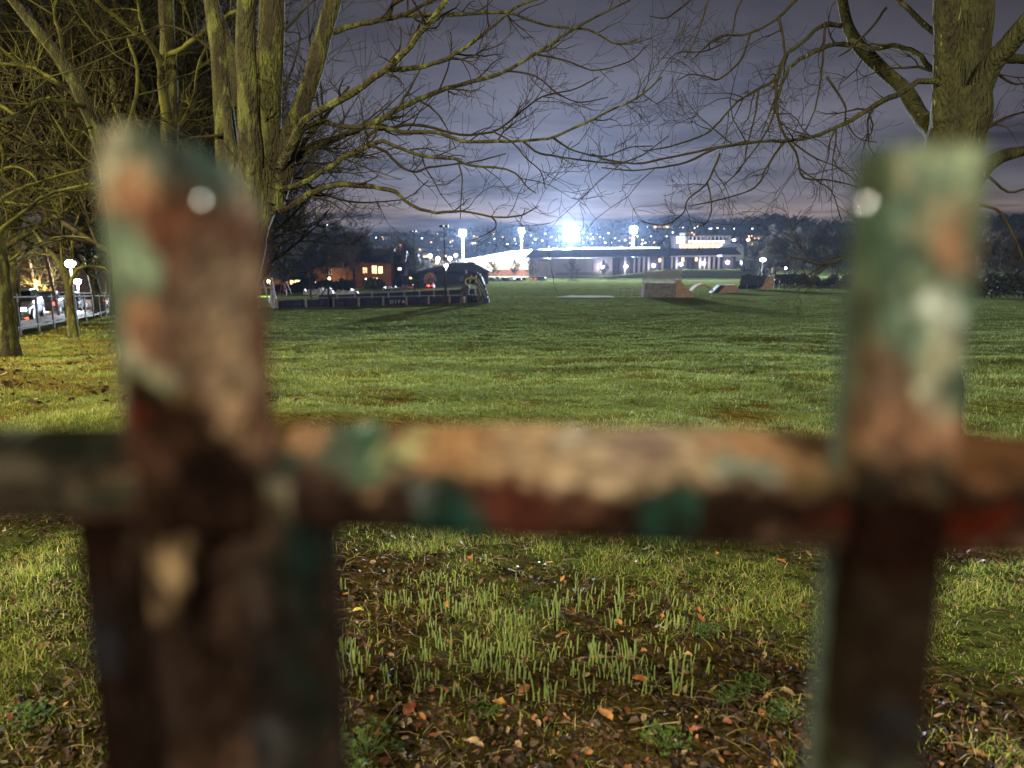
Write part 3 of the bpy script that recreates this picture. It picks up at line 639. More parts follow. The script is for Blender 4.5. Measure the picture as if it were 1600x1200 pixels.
# ------------------------------------------------------------------ the rusty iron fence right in front
FY = .212
fence = thing('iron_fence', 'rusting iron fence with flaking green paint, two pales and a rail, right before the lawn', 'fence', (0, FY, 0))
def painted(name, V_, F_, base, blobs, parent, seed=0, smooth=True, m='rust_shade'):
    V_ = np.asarray(V_, float); a = V_ - np.array([0, 0, CAM_Z]); yc = a[:, 1] * cp - a[:, 2] * sn; zc_ = a[:, 1] * sn + a[:, 2] * cp
    px = 800 + F * a[:, 0] / yc; py = 600 - F * zc_ / yc
    wx = vnoise(V_[:, 0] * 90 + seed, V_[:, 2] * 90) * 70 + vnoise(V_[:, 0] * 330, V_[:, 2] * 330 + seed) * 34; wy = vnoise(V_[:, 0] * 90 + 50 + seed, V_[:, 2] * 90) * 55 + vnoise(V_[:, 0] * 330 + 70, V_[:, 2] * 330) * 34
    col = np.tile(np.array(base, float), (len(V_), 1)); col *= (1 + vnoise(V_[:, 0] * 160, (V_[:, 2] + V_[:, 1]) * 130 + seed) * .5)[:, None]
    for (bx, by, rx, ry, c) in blobs:
        d = ((px + wx - bx) / rx) ** 2 + ((py + wy - by) / ry) ** 2; k = np.clip((1.45 - d) / 1.1, 0, 1)[:, None] * .93; col = col * (1 - k) + np.array(c, float) * k
    sp_ = vnoise(V_[:, 0] * 420, (V_[:, 2] + V_[:, 1]) * 420 + seed) + .6 * vnoise(V_[:, 0] * 900, (V_[:, 2] + V_[:, 1]) * 900); col *= (.62 + .55 * sp_)[:, None]; fl = np.clip((vnoise(V_[:, 0] * 230 + 9, (V_[:, 2] + V_[:, 1]) * 200 + seed * 3) - .2) * 6, 0, 1)[:, None]; col = col * (1 - fl) + (col * .35 + np.array([.006, .003, .002])) * fl
    o = np_mesh(name, V_ - np.array([0, FY, 0]), np.asarray(F_), M[m], parent, col, False); return o
def sheet(f, nu, nv, thick=.0025):
    """closed sheet: f(u,v)->point on the side seen, thickness backwards"""
    a = [[f(i / (nu - 1), j / (nv - 1)) for i in range(nu)] for j in range(nv)]
    A_ = np.array([[tuple(p) for p in r] for r in a]); B_ = A_ + np.array([0, thick, 0]); V_ = np.concatenate([A_.reshape(-1, 3), B_.reshape(-1, 3)]); n = nu * nv
    idx = np.arange(n).reshape(nv, nu); q = np.stack([idx[:-1, :-1], idx[:-1, 1:], idx[1:, 1:], idx[1:, :-1]], -1).reshape(-1, 4); F_ = [q, q[:, ::-1] + n]
    ring = np.concatenate([idx[0, :], idx[1:, -1], idx[-1, -2::-1], idx[-2:0, 0]]); r2 = np.roll(ring, -1)
    F_.append(np.stack([ring, ring + n, r2 + n, r2], -1)); return V_, np.concatenate(F_)
GREEN = (.080, .128, .100); DGREEN = (.018, .055, .05); PGREEN = (.19, .26, .19); CREAM = (.36, .36, .27); ORANGE = (.36, .18, .11); RORANGE = (.17, .075, .05)
BROWN = (.13, .075, .055); DBROWN = (.020, .011, .008); TAN = (.42, .25, .14); BLACK = (.006, .004, .004); MAUVE = (.20, .14, .12); RED = (.16, .02, .012); LTAN = (.44, .35, .25); WHITE = (.6, .64, .62)
# round-topped angle-section pale
def edge_at(px, py, Y): return P(px, py, Y)
XL, XA, XR = P(158, 330, .226).x, P(243, 330, .203).x, P(404, 330, .226).x
def topz(u):     # rounded head
    px_ = 150 + 255 * u; t = np.interp(px_, [150, 165, 190, 230, 290, 340, 375, 405], [250, 212, 196, 200, 222, 246, 280, 330]); return t
def pale1(u, v):
    k = (u - .36) / .64 if u > .36 else u / .36
    if u <= .36: x = XL + (XA - XL) * k; y = .226 - .023 * k
    else: x = XA + (XR - XA) * k; y = .203 + .023 * k
    zt = P(0, topz(u), y).z; zb = .55; return Vector((x, y, zt + (zb - zt) * v))
V_, F_ = sheet(pale1, 60, 220)
bl = [(200, 250, 60, 90, CREAM), (195, 240, 26, 34, (.5, .48, .38)), (260, 215, 40, 40, (.06, .08, .07)), (325, 255, 90, 80, DGREEN), (300, 280, 60, 22, (.10, .17, .17)), (285, 330, 50, 70, (.10, .055, .035)), (215, 300, 26, 44, (.42, .25, .15)), (228, 335, 30, 30, ORANGE),
      (262, 368, 50, 26, RORANGE), (300, 350, 26, 24, RORANGE), (195, 450, 56, 110, GREEN), (212, 400, 36, 50, PGREEN), (215, 435, 22, 22, (.34, .46, .33)), (190, 520, 40, 60, GREEN), (230, 520, 18, 36, ORANGE), (205, 565, 40, 34, (.40, .42, .33)), (195, 610, 30, 60, (.22, .19, .15)), (225, 590, 22, 22, (.2, .25, .12)),
      (380, 330, 26, 60, (.36, .34, .30)), (375, 270, 24, 30, (.20, .26, .26)), (360, 370, 50, 40, (.12, .06, .05)), (340, 480, 66, 110, (.15, .105, .080)), (355, 470, 30, 60, (.24, .18, .14)), (340, 600, 60, 110, (.27, .185, .12)), (300, 560, 30, 90, (.20, .14, .10)), (385, 560, 20, 80, (.25, .19, .14)), (350, 660, 50, 40, (.33, .22, .14)),
      (275, 620, 26, 34, (.22, .14, .09)), (230, 680, 76, 74, DBROWN), (222, 643, 26, 22, RED), (300, 740, 90, 60, DBROWN), (330, 790, 60, 90, BLACK), (250, 1010, 210, 250, (.017, .011, .009)), (250, 905, 42, 50, (.40, .28, .17)), (320, 900, 26, 140, BLACK), (225, 980, 26, 110, (.026, .016, .014)), (245, 790, 30, 40, (.07, .04, .03)), (240, 1100, 30, 110, (.030, .021, .019))]  # lower end coloured near black for shade, gap beside the post painted in
o = painted('pale', V_, F_, BROWN, bl, fence, 3); tag(o, 'round-topped rusty pale with a metal bead for a drop glint in its head')
# wide post bolted beside the pale, below the rail
def post(u, v):
    xa = P(330, 830, .219).x; xb = P(520, 830, .219).x; y = .219 - .010 * math.sin(u * math.pi) * (1 if u > .3 else .6)
    if u < .12: y += .012 * (.12 - u) / .12
    zt = P(0, 742, .219).z; x = xa + (xb - xa) * u; return Vector((x, y, zt + (.45 - zt) * v))
V_, F_ = sheet(post, 30, 110, .008)
bl = [(425, 850, 60, 200, (.010, .014, .012)), (395, 800, 50, 70, (.055, .036, .026)), (375, 880, 32, 80, (.045, .030, .023)), (380, 1050, 36, 180, (.038, .028, .026)), (430, 1080, 36, 150, (.013, .010, .010)), (485, 1000, 30, 220, (.007, .012, .011)), (410, 1170, 50, 50, (.035, .035, .04)), (470, 850, 30, 70, (.009, .018, .016)), (440, 765, 36, 30, (.17, .17, .12)), (455, 785, 18, 18, (.34, .26, .2))]
painted('post', V_, F_, (.030, .022, .020), bl, fence, 9)  # base and blobs kept dark to hold the shade below the rail
def clamp(u, v):      # bracket gripping the rail
    xa = P(118, 830, .223).x; xb = P(232, 830, .223).x; zt = P(0, 758, .223).z; return Vector((xa + (xb - xa) * u, .223 - .008 * math.sin(u * 3.14), zt + (.45 - zt) * v))
V_, F_ = sheet(clamp, 24, 90, .007)
painted('bracket', V_, F_, (.011, .007, .006), [(140, 1000, 40, 50, (.016, .018, .026)), (200, 850, 20, 70, (.035, .022, .018)), (150, 850, 30, 100, (.012, .006, .005))], fence, 5)  # near-black colours carry the shade on this bracket
# gusset (diagonal plate) at the rail joint
V_, F_ = sheet(lambda u, v: P(200 + 190 * u, 0, .2015 - .001 * u) * 0 + Vector((P(205 + 185 * u, 690, .2015).x, .2015, P(0, 575 + 160 * u + (830 - 575 - 160 * u) * v, .2015).z)), 20, 24, .003)
painted('gusset', V_, F_, DBROWN, [(222, 643, 24, 20, RED), (330, 770, 50, 60, BLACK), (250, 700, 40, 40, (.05, .025, .018))], fence, 6)
# square-topped hollow pale
XL2, XR2 = P(1366, 300, .21).x, P(1534, 300, .21).x
def pale2(u, v):
    a = u * 2 * math.pi; k = u
    x = XL2 + (XR2 - XL2) * k; y = .212 - .006 * (1 if .12 < k < .94 else max(0, 1 - (abs(k - .53) - .41) / .12)) + (.004 if k < .06 else 0)
    y -= .0015 * math.sin(k * 9); zt = P(0, 232 - 6 * math.sin(k * 3), .21).z; return Vector((x, y, zt + (.45 - zt) * v))
V_, F_ = sheet(pale2, 50, 220, .008)
bl = [(1400, 340, 40, 120, (.035, .075, .055)), (1430, 300, 60, 90, GREEN), (1480, 270, 46, 46, PGREEN), (1490, 240, 30, 30, (.34, .42, .30)), (1410, 275, 22, 30, (.22, .22, .16)), (1500, 390, 34, 60, (.30, .17, .11)), (1470, 350, 26, 40, (.30, .28, .2)), (1400, 460, 50, 90, GREEN), (1440, 470, 40, 60, PGREEN), (1495, 520, 36, 90, GREEN),
      (1468, 492, 22, 30, (.55, .64, .62)), (1425, 560, 40, 40, (.18, .24, .18)), (1380, 620, 60, 70, (.15, .095, .07)), (1370, 590, 40, 40, (.12, .08, .06)), (1450, 560, 26, 40, (.36, .36, .27)), (1500, 600, 22, 70, GREEN), (1455, 610, 24, 40, (.38, .40, .32)), (1430, 690, 90, 50, (.36, .20, .13)), (1480, 660, 30, 40, (.30, .15, .10)), (1500, 730, 40, 26, TAN), (1350, 700, 40, 40, (.30, .19, .12)), (1470, 640, 24, 26, (.40, .30, .22)),
      (1390, 980, 200, 300, (.011, .004, .003)), (1390, 1150, 50, 60, (.013, .013, .015)), (1420, 820, 170, 80, (.010, .004, .0035)), (1335, 690, 40, 40, (.10, .06, .04))]  # large lower blobs colour the foot dark for shade
o = painted('pale', V_, F_, (.09, .11, .08), bl, fence, 13); tag(o, 'square-topped green painted pale with rust low down and shade painted over its foot')
# rail: top flange and front flange of one angle iron
def rl(px, top):
    zf = np.interp(px, [-200, 0, 500, 1100, 1600, 1800], [742, 745, 752, 750, 748, 746]); return zf
zt_of = lambda px: P(px, float(rl(px, 1)), FY).z
def rail(u, v):
    tt = 1.3 * (2 * u - 1); px = 800 + 1000 * tt + math.copysign(80000 * max(0, abs(tt) - 1.05) ** 2, tt); x = P(px, 760, FY).x; zt = P(800, np.interp(px, [-200, 0, 500, 1100, 1800], [728, 734, 752, 752, 748]), FY).z
    yb = np.interp(px, [-200, 200, 500, 1100, 1800], [.262, .266, .284, .280, .262]); fb = np.interp(px, [-200, 0, 600, 1100, 1700], [800, 802, 822, 846, 864])
    if v < .55: k = v / .55; return Vector((x, yb + (FY - yb) * k, zt + .0006 * math.sin(u * 40) * (1 - k)))
    k = (v - .55) / .45; return Vector((x, FY - .0008 * math.sin(k * 3.14), zt + (P(800, float(fb), FY).z - zt) * k))
V_, F_ = [], []
nu, nv = 420, 34
V_ = np.array([[tuple(rail(i / (nu - 1), j / (nv - 1))) for i in range(nu)] for j in range(nv)]).reshape(-1, 3)
idx = np.arange(nu * nv).reshape(nv, nu); q = np.stack([idx[:-1, :-1], idx[:-1, 1:], idx[1:, 1:], idx[1:, :-1]], -1).reshape(-1, 4)
V2 = V_ + np.where(np.arange(len(V_)) // nu < nv * .55, 1, 1)[:, None] * np.array([0, .003, -.003])
ring = np.concatenate([idx[0, :], idx[1:, -1], idx[-1, -2::-1], idx[-2:0, 0]]); r2 = np.roll(ring, -1); n_ = len(V_)
Fa = np.concatenate([q, q[:, ::-1] + n_, np.stack([ring, ring + n_, r2 + n_, r2], -1)])
bl = [(800, 705, 420, 60, TAN), (1000, 705, 260, 60, LTAN), (1250, 700, 140, 60, (.40, .24, .14)), (1560, 720, 130, 50, (.12, .06, .03)), (540, 715, 66, 50, GREEN), (590, 690, 50, 40, (.06, .15, .10)), (628, 705, 30, 34, (.50, .50, .26)), (566, 670, 14, 14, WHITE), (480, 690, 34, 36, (.40, .24, .15)), (700, 700, 80, 50, (.46, .27, .14)), (860, 690, 60, 40, (.48, .34, .22)), (900, 680, 40, 16, (.55, .50, .42)),
      (1010, 700, 44, 34, (.30, .22, .19)), (1180, 735, 70, 20, (.20, .25, .22)), (1290, 690, 55, 30, (.05, .03, .02)), (1296, 703, 15, 15, (.5, .46, .4)), (1330, 740, 80, 20, (.10, .08, .04)),
      (1150, 805, 1000, 56, (.008, .005, .004)), (600, 795, 300, 42, (.022, .013, .011)), (700, 790, 60, 40, (.015, .05, .042)), (640, 780, 30, 20, (.07, .085, .08)), (820, 795, 60, 44, (.075, .024, .018)), (930, 790, 60, 36, (.065, .03, .02)), (1045, 800, 30, 46, (.014, .042, .032)), (1420, 815, 150, 26, (.040, .007, .004)), (1520, 825, 80, 22, (.055, .008, .004)),  # front flange darkened in colour for shade, small patches are paint and rust
      (60, 700, 190, 50, (.009, .015, .012)), (40, 775, 150, 50, (.025, .023, .018)), (20, 738, 60, 14, (.09, .075, .06)), (170, 758, 60, 12, (.16, .11, .07)), (40, 668, 30, 10, (.2, .24, .22)), (150, 780, 60, 30, (.03, .035, .025)), (440, 735, 34, 30, (.02, .05, .045)), (400, 760, 50, 40, (.06, .05, .04))]
painted('rail', np.concatenate([V_, V2]), Fa, (.10, .06, .045), bl, fence, 21)
# metal beads added for the glints of water drops
for (px, py, Yb, rr, l) in ((316, 316, .2135, .0015, 'metal bead for a drop glint on the round-topped pale'), (1352, 320, .206, .0015, None), (1170, 722, .235, .0009, None)):
    mb = MB(); mb.ball((0, 0, 0), rr, 20, (1, .6, 1)); o = mb.build('glint_bead', M['glint_bead'], fence, smooth=True); o.location = P(px, py, Yb) - Vector((0, FY, 0)) - Vector((0, .001, 0))

# ------------------------------------------------------------------ lawn, litter, shoots
def blades(n, y0, y1, pw, hmin, hmax, wd, segs, colors, name, lean=.5, xmin=None):
    u = RNG.random(n * 2); y = (y0 ** (1 - pw) + u * (y1 ** (1 - pw) - y0 ** (1 - pw))) ** (1 / (1 - pw))
    x = (RNG.random(n * 2) * 2 - 1) * (y * .88 + 1.6)
    keep = RNG.random(n * 2) < patchmask(x, y) * np.clip(.62 + 2.4 * (vnoise(x * 7, y * 7) * .8 + .7 * vnoise(x * 2.4, y * 2.4 + 5)), .16, 1); keep &= (x > road_line(y) + .6)
    x, y = x[keep][:n], y[keep][:n]; n = len(x); z = g(x, y) - .004
    sc = np.maximum(1, y / 3.4) ** .92
    fade = np.clip((90 - y) / 40, .60, 1)
    hgt = fade * (hmin + (hmax - hmin) * RNG.random(n) ** 1.6) * np.minimum(sc, 2.4) * (1 + .5 * vnoise(x * 2.2, y * 2.2) + .9 * vnoise(x * 6 + 2, y * 6)) * (1 - .30 * np.clip(np.abs(x) - 1.1, 0, 1) * (y < 4.5)); wdt = wd * sc * (.6 + .8 * RNG.random(n))
    a = RNG.random(n) * 2 * np.pi; dx, dy = np.cos(a), np.sin(a); l = lean * RNG.random(n) ** .8 * 1.3; la = RNG.random(n) * 2 * np.pi; lx, ly = np.cos(la) * l, np.sin(la) * l
    rows = []
    for k in range(segs + 1):
        f = k / segs; wf = wdt * (1 - f ** 1.5) * .5 if k < segs else wdt * .04
        cx = x + lx * hgt * f * f; cy_ = y + ly * hgt * f * f; cz = z + hgt * f * (1 - .35 * l * f)
        rows += [np.stack([cx - dx * wf, cy_ - dy * wf, cz], 1), np.stack([cx + dx * wf, cy_ + dy * wf, cz], 1)]
    V_ = np.stack(rows, 1); base = np.arange(n)[:, None] * (2 * segs + 2); F_ = []
    for k in range(segs): F_.append(base + np.array([[2 * k, 2 * k + 1, 2 * k + 3, 2 * k + 2]]))
    c = np.array(colors); wch = c[:, 3] / c[:, 3].sum(); pick = RNG.choice(len(c), n, p=wch); col = c[pick, :3] * (.7 + .6 * RNG.random((n, 1))) * (1 + .5 * vnoise(x / 4.5, y / 2.2) + .35 * vnoise(x / 1.4 + 3, y / .7))[:, None]
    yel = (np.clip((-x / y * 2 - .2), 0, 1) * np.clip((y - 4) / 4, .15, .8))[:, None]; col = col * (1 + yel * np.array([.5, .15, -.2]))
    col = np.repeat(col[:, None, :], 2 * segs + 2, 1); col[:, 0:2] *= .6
    return np_mesh(name, V_.reshape(-1, 3), np.concatenate(F_), M['grass'], colors=col.reshape(-1, 3))
gcol = [(.11, .17, .035, 5), (.075, .13, .030, 5), (.17, .21, .05, 3), (.28, .24, .10, 2.2), (.20, .14, .07, 1.2), (.06, .10, .04, 2)]
near_col = [(.20, .27, .05, 5), (.12, .19, .04, 4), (.34, .38, .09, 4), (.46, .40, .18, 2.4), (.20, .14, .07, 2)]
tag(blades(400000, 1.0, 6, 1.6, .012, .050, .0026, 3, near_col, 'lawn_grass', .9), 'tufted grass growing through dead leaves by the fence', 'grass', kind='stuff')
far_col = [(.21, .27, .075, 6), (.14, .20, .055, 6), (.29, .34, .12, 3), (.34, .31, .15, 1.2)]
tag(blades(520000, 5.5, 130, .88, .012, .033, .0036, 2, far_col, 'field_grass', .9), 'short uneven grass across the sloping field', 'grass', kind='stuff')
# leaf litter
def leaves(n, y0, y1, size, name, cols, edge=1.0, lift=.006, xr=.8):
    y = y0 + (y1 - y0) * RNG.random(n * 3) ** 1.3; x = (RNG.random(n * 3) * 2 - 1) * (y * xr + 1.4); keep = (RNG.random(n * 3) > patchmask(x, y) * edge) & ((y < 6.9) | (x < -.36 * y + .5)) & (x > road_line(y) + .4); x, y = x[keep][:n], y[keep][:n]; n = len(x)
    z = g(x, y) + lift * (.3 + 1.7 * RNG.random(n)); a = RNG.random(n) * 2 * np.pi; u = np.stack([np.cos(a), np.sin(a), RNG.normal(0, .35, n)], 1); v = np.stack([-np.sin(a), np.cos(a), RNG.normal(0, .35, n)], 1)
    s = (size * (.4 + RNG.random(n) ** 2 * 1.2))[:, None]; up = np.array([0, 0, 1.]); c = np.stack([x, y, z], 1); cu = (RNG.normal(.25, .35, n))[:, None]
    prof = [(-1, 0, 0), (-.45, .55, 1), (.35, .5, 1), (1, 0, .2), (.35, -.5, 1), (-.45, -.55, 1)]; rows = [c + u * s * p + v * s * q * .8 + up * s * cu * k * .6 for p, q, k in prof] + [c - up * s * .05]
    V_ = np.stack(rows, 1).reshape(-1, 3); b = np.arange(n)[:, None] * 7; F_ = np.concatenate([b + np.array([[6, 0, 1, 2]]), b + np.array([[6, 2, 3, 4]]), b + np.array([[6, 4, 5, 0]])])
    cc = np.array(cols); w_ = cc[:, 3] / cc[:, 3].sum(); col = cc[RNG.choice(len(cc), n, p=w_), :3] * (.6 + .8 * RNG.random((n, 1))); col = np.repeat(col[:, None, :], 7, 1).reshape(-1, 3)
    return np_mesh(name, V_, F_, M['leaf'], colors=col)
lc = [(.17, .065, .03, 1.8), (.060, .031, .020, 7), (.036, .021, .015, 10), (.38, .17, .06, .6), (.28, .20, .11, 1.0), (.020, .014, .012, 10), (.12, .08, .045, 3)]
tag(leaves(46000, 1.0, 5.5, .0115, 'leaf_litter', lc, .92), 'brown dead leaves matted over the flower bed', 'leaf litter', kind='stuff')
tag(leaves(4500, 7.2, 32, .036, 'fallen_leaves', lc, .75, .02, .8), 'dead leaves scattered under the trees by the road', 'leaf litter', kind='stuff')
# straw stems lying about
Tst = Tubes()
for i in range(2600):
    y = 1.2 + 3.2 * random.random() ** 1.3; x = random.uniform(-1, 1) * (y * .8 + .3); a = random.uniform(0, 6.28); l = random.uniform(.02, .09); z = gz(x, y) + .008
    Tst.add([(x, y, z), (x + math.cos(a) * l * .5, y + math.sin(a) * l * .5, z + .008), (x + math.cos(a) * l, y + math.sin(a) * l, z + random.uniform(-.004, .006))], [.0009, .0008, .0005], 3)
M['straw'] = mat('straw', (.26, .20, .10), (.12, .08, .045), .6, 5)
tag(Tst.build('dry_straw', M['straw']), 'dry straw stems strewn over the flower bed', 'straw', kind='stuff')
# single larger leaves
def big_leaf(px, py, s, c, label):
    s = s * .78; p = G(px, py); mb = MB(); a = random.uniform(0, 6.28); n = 9; rows = []
    for i in range(n):
        t = i / (n - 1); wv = s * .62 * math.sin(math.pi * t ** .8) * (1 + .25 * math.sin(i * 2.3)); lz = .25 * s * math.sin(t * 3) * random.uniform(.6, 1.3)
        for k in (-1, 0, 1): mb.v.append(((t - .5) * 2 * s, k * wv, lz + abs(k) * s * .28 * random.uniform(.4, 1.4)))
    for i in range(n - 1):
        for k in range(2): b = i * 3 + k; mb.f.append((b, b + 1, b + 4, b + 3))
    mb.tube([(-s * 1.5, .1 * s, .1 * s), (-s, 0, .05 * s)], .0012, 5)
    cols = [tuple(q * random.uniform(.75, 1.2) for q in c) for _ in mb.v]
    o = mb.build('fallen_leaf', M['leaf'], colors=cols); md = o.modifiers.new('sub', 'SUBSURF'); md.levels = md.render_levels = 1
    o.location = p + Vector((0, 0, .012)); o.rotation_euler = (random.uniform(-.3, .3), random.uniform(-.35, .1), a); tag(o, label, 'leaf', 'large fallen leaves in the flower bed')
OC = (.50, .24, .07); RC = (.36, .13, .05); DC = (.20, .07, .03); TC = (.46, .32, .14)
for a in [(780, 1108, .028, OC, 'bright amber leaf in front of the tallest shoots'), (742, 1172, .034, TC, 'upright tan leaf with a curled edge near the lowest grass tuft'), (640, 1116, .034, DC, 'dark red-brown leaf beside a pale straw'), (945, 1128, .036, (.40, .18, .07), 'long folded copper leaf right of the tallest shoots'),
          (966, 980, .030, OC, 'broad golden leaf among the rear shoots'), (1037, 990, .020, TC, 'cupped tan leaf just past the rear shoots'), (820, 1085, .030, DC, 'flat maroon leaf at the foot of the shoot row'), (990, 887, .030, OC, 'long yellow-orange leaf on the grass below the rail'), (1220, 884, .026, RC, 'orange leaf on the grass near the square pale'),
          (770, 968, .020, OC, 'small orange leaf between two rear shoot rows'), (698, 950, .020, OC, 'small amber leaf in the rear of the bed'), (735, 878, .026, RC, 'orange-brown leaf heaped on the rear litter'), (1000, 1070, .032, RC, 'rusty leaf leaning on the last front shoots'), (560, 962, .026, (.55, .48, .08), 'bright yellow leaf beside the fence post'),
          (858, 885, .018, OC, 'small orange leaf on mown grass under the rail'), (1120, 870, .016, OC, 'tiny amber leaf near the rail shadow'), (1005, 1025, .018, OC, 'curled orange leaf behind the last shoots'), (880, 1000, .024, DC, 'dark russet leaf in the middle of the bed'), (1085, 1150, .024, RC, 'ragged brown leaf by the dark green weeds'),
          (1075, 1030, .020, (.42, .30, .12), 'pale ochre leaf on matted straw'), (700, 1010, .022, RC, 'rusty leaf between the middle shoots')]: big_leaf(*a)
# daffodil shoots
def shoot(k, seed):
    random.seed(seed); mb = MB()
    for i in range(k):
        h = random.uniform(.025, .085); wd = random.uniform(.0018, .0032); a = random.uniform(-.5, .5); x0, y0 = random.gauss(0, .016), random.gauss(0, .014); lx, ly = random.uniform(-.22, .22), random.uniform(-.12, .12)
        ca, sa = math.cos(a), math.sin(a); n = len(mb.v); sg = 6
        for j in range(sg + 1):
            t = j / sg; w_ = wd * (1 if t < .8 else math.sqrt(max(1 - ((t - .8) / .21) ** 2, .02))); cx, cy_ = x0 + lx * h * t * t, y0 + ly * h * t * t
            for (u, v) in ((-1, -.12), (0, -.42), (1, -.12), (1, .12), (0, .10), (-1, .12)): mb.v.append((cx + (u * ca - v * sa) * w_, cy_ + (u * sa + v * ca) * w_, -.008 + (h + .008) * t))
        for j in range(sg):
            for q in range(6): b = n + j * 6; mb.f.append((b + q, b + (q + 1) % 6, b + 6 + (q + 1) % 6, b + 6 + q))
        mb.f.append(tuple(range(n + sg * 6, n + sg * 6 + 6)))
    o = mb.build('daffodil_plant', M['shoot'], smooth=True); C.objects.unlink(o); return o
protos = [shoot(k, 90 + i) for i, k in enumerate((3, 1, 3, 4, 3, 5, 1, 1))]
random.seed(17)
rowsd = [(545, 930, 550), (600, 930, 560)]
spots = []
for (x0, x1, y0, y1, n) in [(540, 720, 915, 940, 14), (700, 860, 905, 935, 9), (860, 1050, 925, 960, 22), (620, 760, 955, 975, 16), (740, 860, 965, 990, 8), (880, 1050, 950, 985, 14), (540, 720, 995, 1040, 12), (640, 860, 1010, 1050, 22), (780, 960, 1020, 1060, 22), (900, 1080, 1015, 1050, 20), (545, 620, 1040, 1095, 8), (610, 740, 1060, 1098, 12), (740, 860, 1055, 1098, 14), (860, 960, 1060, 1095, 8), (960, 1070, 1050, 1092, 12), (1060, 1110, 1040, 1090, 3), (1060, 1160, 960, 1000, 5), (540, 560, 960, 1040, 4)]:
    for _ in range(int(n * 1.05)): spots.append((random.uniform(x0 - 12, x1 + 12), random.uniform(y0 - 8, y1 + 8)))
special = [(843, 1095, 'tallest shoot cluster of the daffodil bed, at the front of the row'), (712, 1098, 'front pair of daffodil shoots standing alone before dark litter'), (600, 1072, 'shoot pair nearest the fence post at the front of the bed'), (1063, 1085, 'last front daffodil shoot toward the square-topped pale')]
for i, (px, py) in enumerate(spots + [s[:2] for s in special]):
    p = G(px, py); pr = protos[i % 8]; o = pr.copy(); C.objects.link(o); o.location = p; o.rotation_euler.z = random.uniform(-.6, .6); s_ = random.uniform(.6, 1.0) if i < len(spots) else 1.05
    if py < 1000: s_ *= 1.05
    o.scale = (s_ * .95, s_ * .95, s_ * 1.0)
    tag(o, 'grey-green daffodil shoot cluster pushing up through dead leaves' if i < len(spots) else special[i - len(spots)][2], 'daffodil shoot', 'daffodil shoots in the bed')
# low leafy weeds
def weed(seed, n=40, s=.055):
    random.seed(seed); mb = MB()
    for i in range(n):
        a = random.uniform(0, 6.28); r = s * random.random() ** .6; x, y = r * math.cos(a), r * math.sin(a); z = .012 + .022 * random.random() * (1 - r / s * .5); l = random.uniform(.006, .012)
        for j in range(4):
            b = a + random.uniform(-1.8, 1.8); q = (x + math.cos(b) * l, y + math.sin(b) * l, z + random.uniform(-.004, .006)); sx, sy = -math.sin(b) * l * .35, math.cos(b) * l * .35; m_ = ((x + q[0]) / 2, (y + q[1]) / 2, z + .003)
            mb.quad((x, y, z), (m_[0] + sx, m_[1] + sy, m_[2]), q, (m_[0] - sx, m_[1] - sy, m_[2]))
        mb.tube([(x * .1, y * .1, -.004), (x * .6, y * .6, z * .7), (x, y, z)], .0007, 3)
    o = mb.build('leafy_weed', M['weed']); C.objects.unlink(o); return o
wp = [weed(200 + i) for i in range(3)]; random.seed(33)
for i, (px, py, s_, l) in enumerate([(575, 1180, 1.7, 'large dark fern-leaved weed in the corner by the fence post'), (1140, 1095, 1.0, 'small feathery weed on bare litter'), (1175, 1075, .9, 'feathery weed next to white frosted straw'), (1040, 1168, 1.2, 'rounded bright weed in the lowest grass'), 
         (835, 950, .9, 'weed beside a red leaf in the rear litter'), (1105, 995, .9, 'weed at the end of the rear shoot row'),  (760, 1115, .8, 'small weed beside the bright amber leaf'),
        (1220, 1120, 1.0, 'weed in the grass before the square pale'), (40, 1130, 1.3, 'weed in the side lawn beyond the wide post')]):
    o = wp[i % 3].copy(); C.objects.link(o); o.location = G(px, py); o.rotation_euler.z = random.uniform(0, 6); o.scale = (s_,) * 3; tag(o, l, 'weed', 'low leafy weeds')
def grass_tuft_twigs(): pass
for (pa, pb, l) in [((588, 1150), (625, 1108), 'pale straight stick lying by the fence post'), ((985, 1145), (1060, 1140), 'thin brown stick lying on the lowest litter')]:
    a, b = G(*pa), G(*pb); mb = MB(); mb.tube(rs([a + Vector((0, 0, .006)), a.lerp(b, .5) + Vector((0, 0, .016)), b + Vector((0, 0, .018))], 8), .0016, 6); tag(mb.build('stick', M['straw']), l, 'stick')

# ------------------------------------------------------------------ the play area and skate park
random.seed(8)
def text_mesh(s, size, m, parent, loc, rx=math.pi / 2, rz=0, shear=0, name='lettering'):
    cu = bpy.data.curves.new('t', 'FONT'); cu.body = s; cu.size = size; cu.extrude = .015; cu.offset = size * .012; cu.shear = shear
    to = bpy.data.objects.new('t', cu); C.objects.link(to); bpy.context.view_layer.update()
    me = bpy.data.meshes.new_from_object(to.evaluated_get(bpy.context.evaluated_depsgraph_get())); C.objects.unlink(to); bpy.data.objects.remove(to)
    me.materials.clear(); me.materials.append(m); o = bpy.data.objects.new(name, me); C.objects.link(o); o.location = loc; o.rotation_euler = (rx, 0, rz); o.parent = parent; return o
def onground(px, Y): x = P(px, 430, Y).x; return Vector((x, Y, gz(x, Y)))
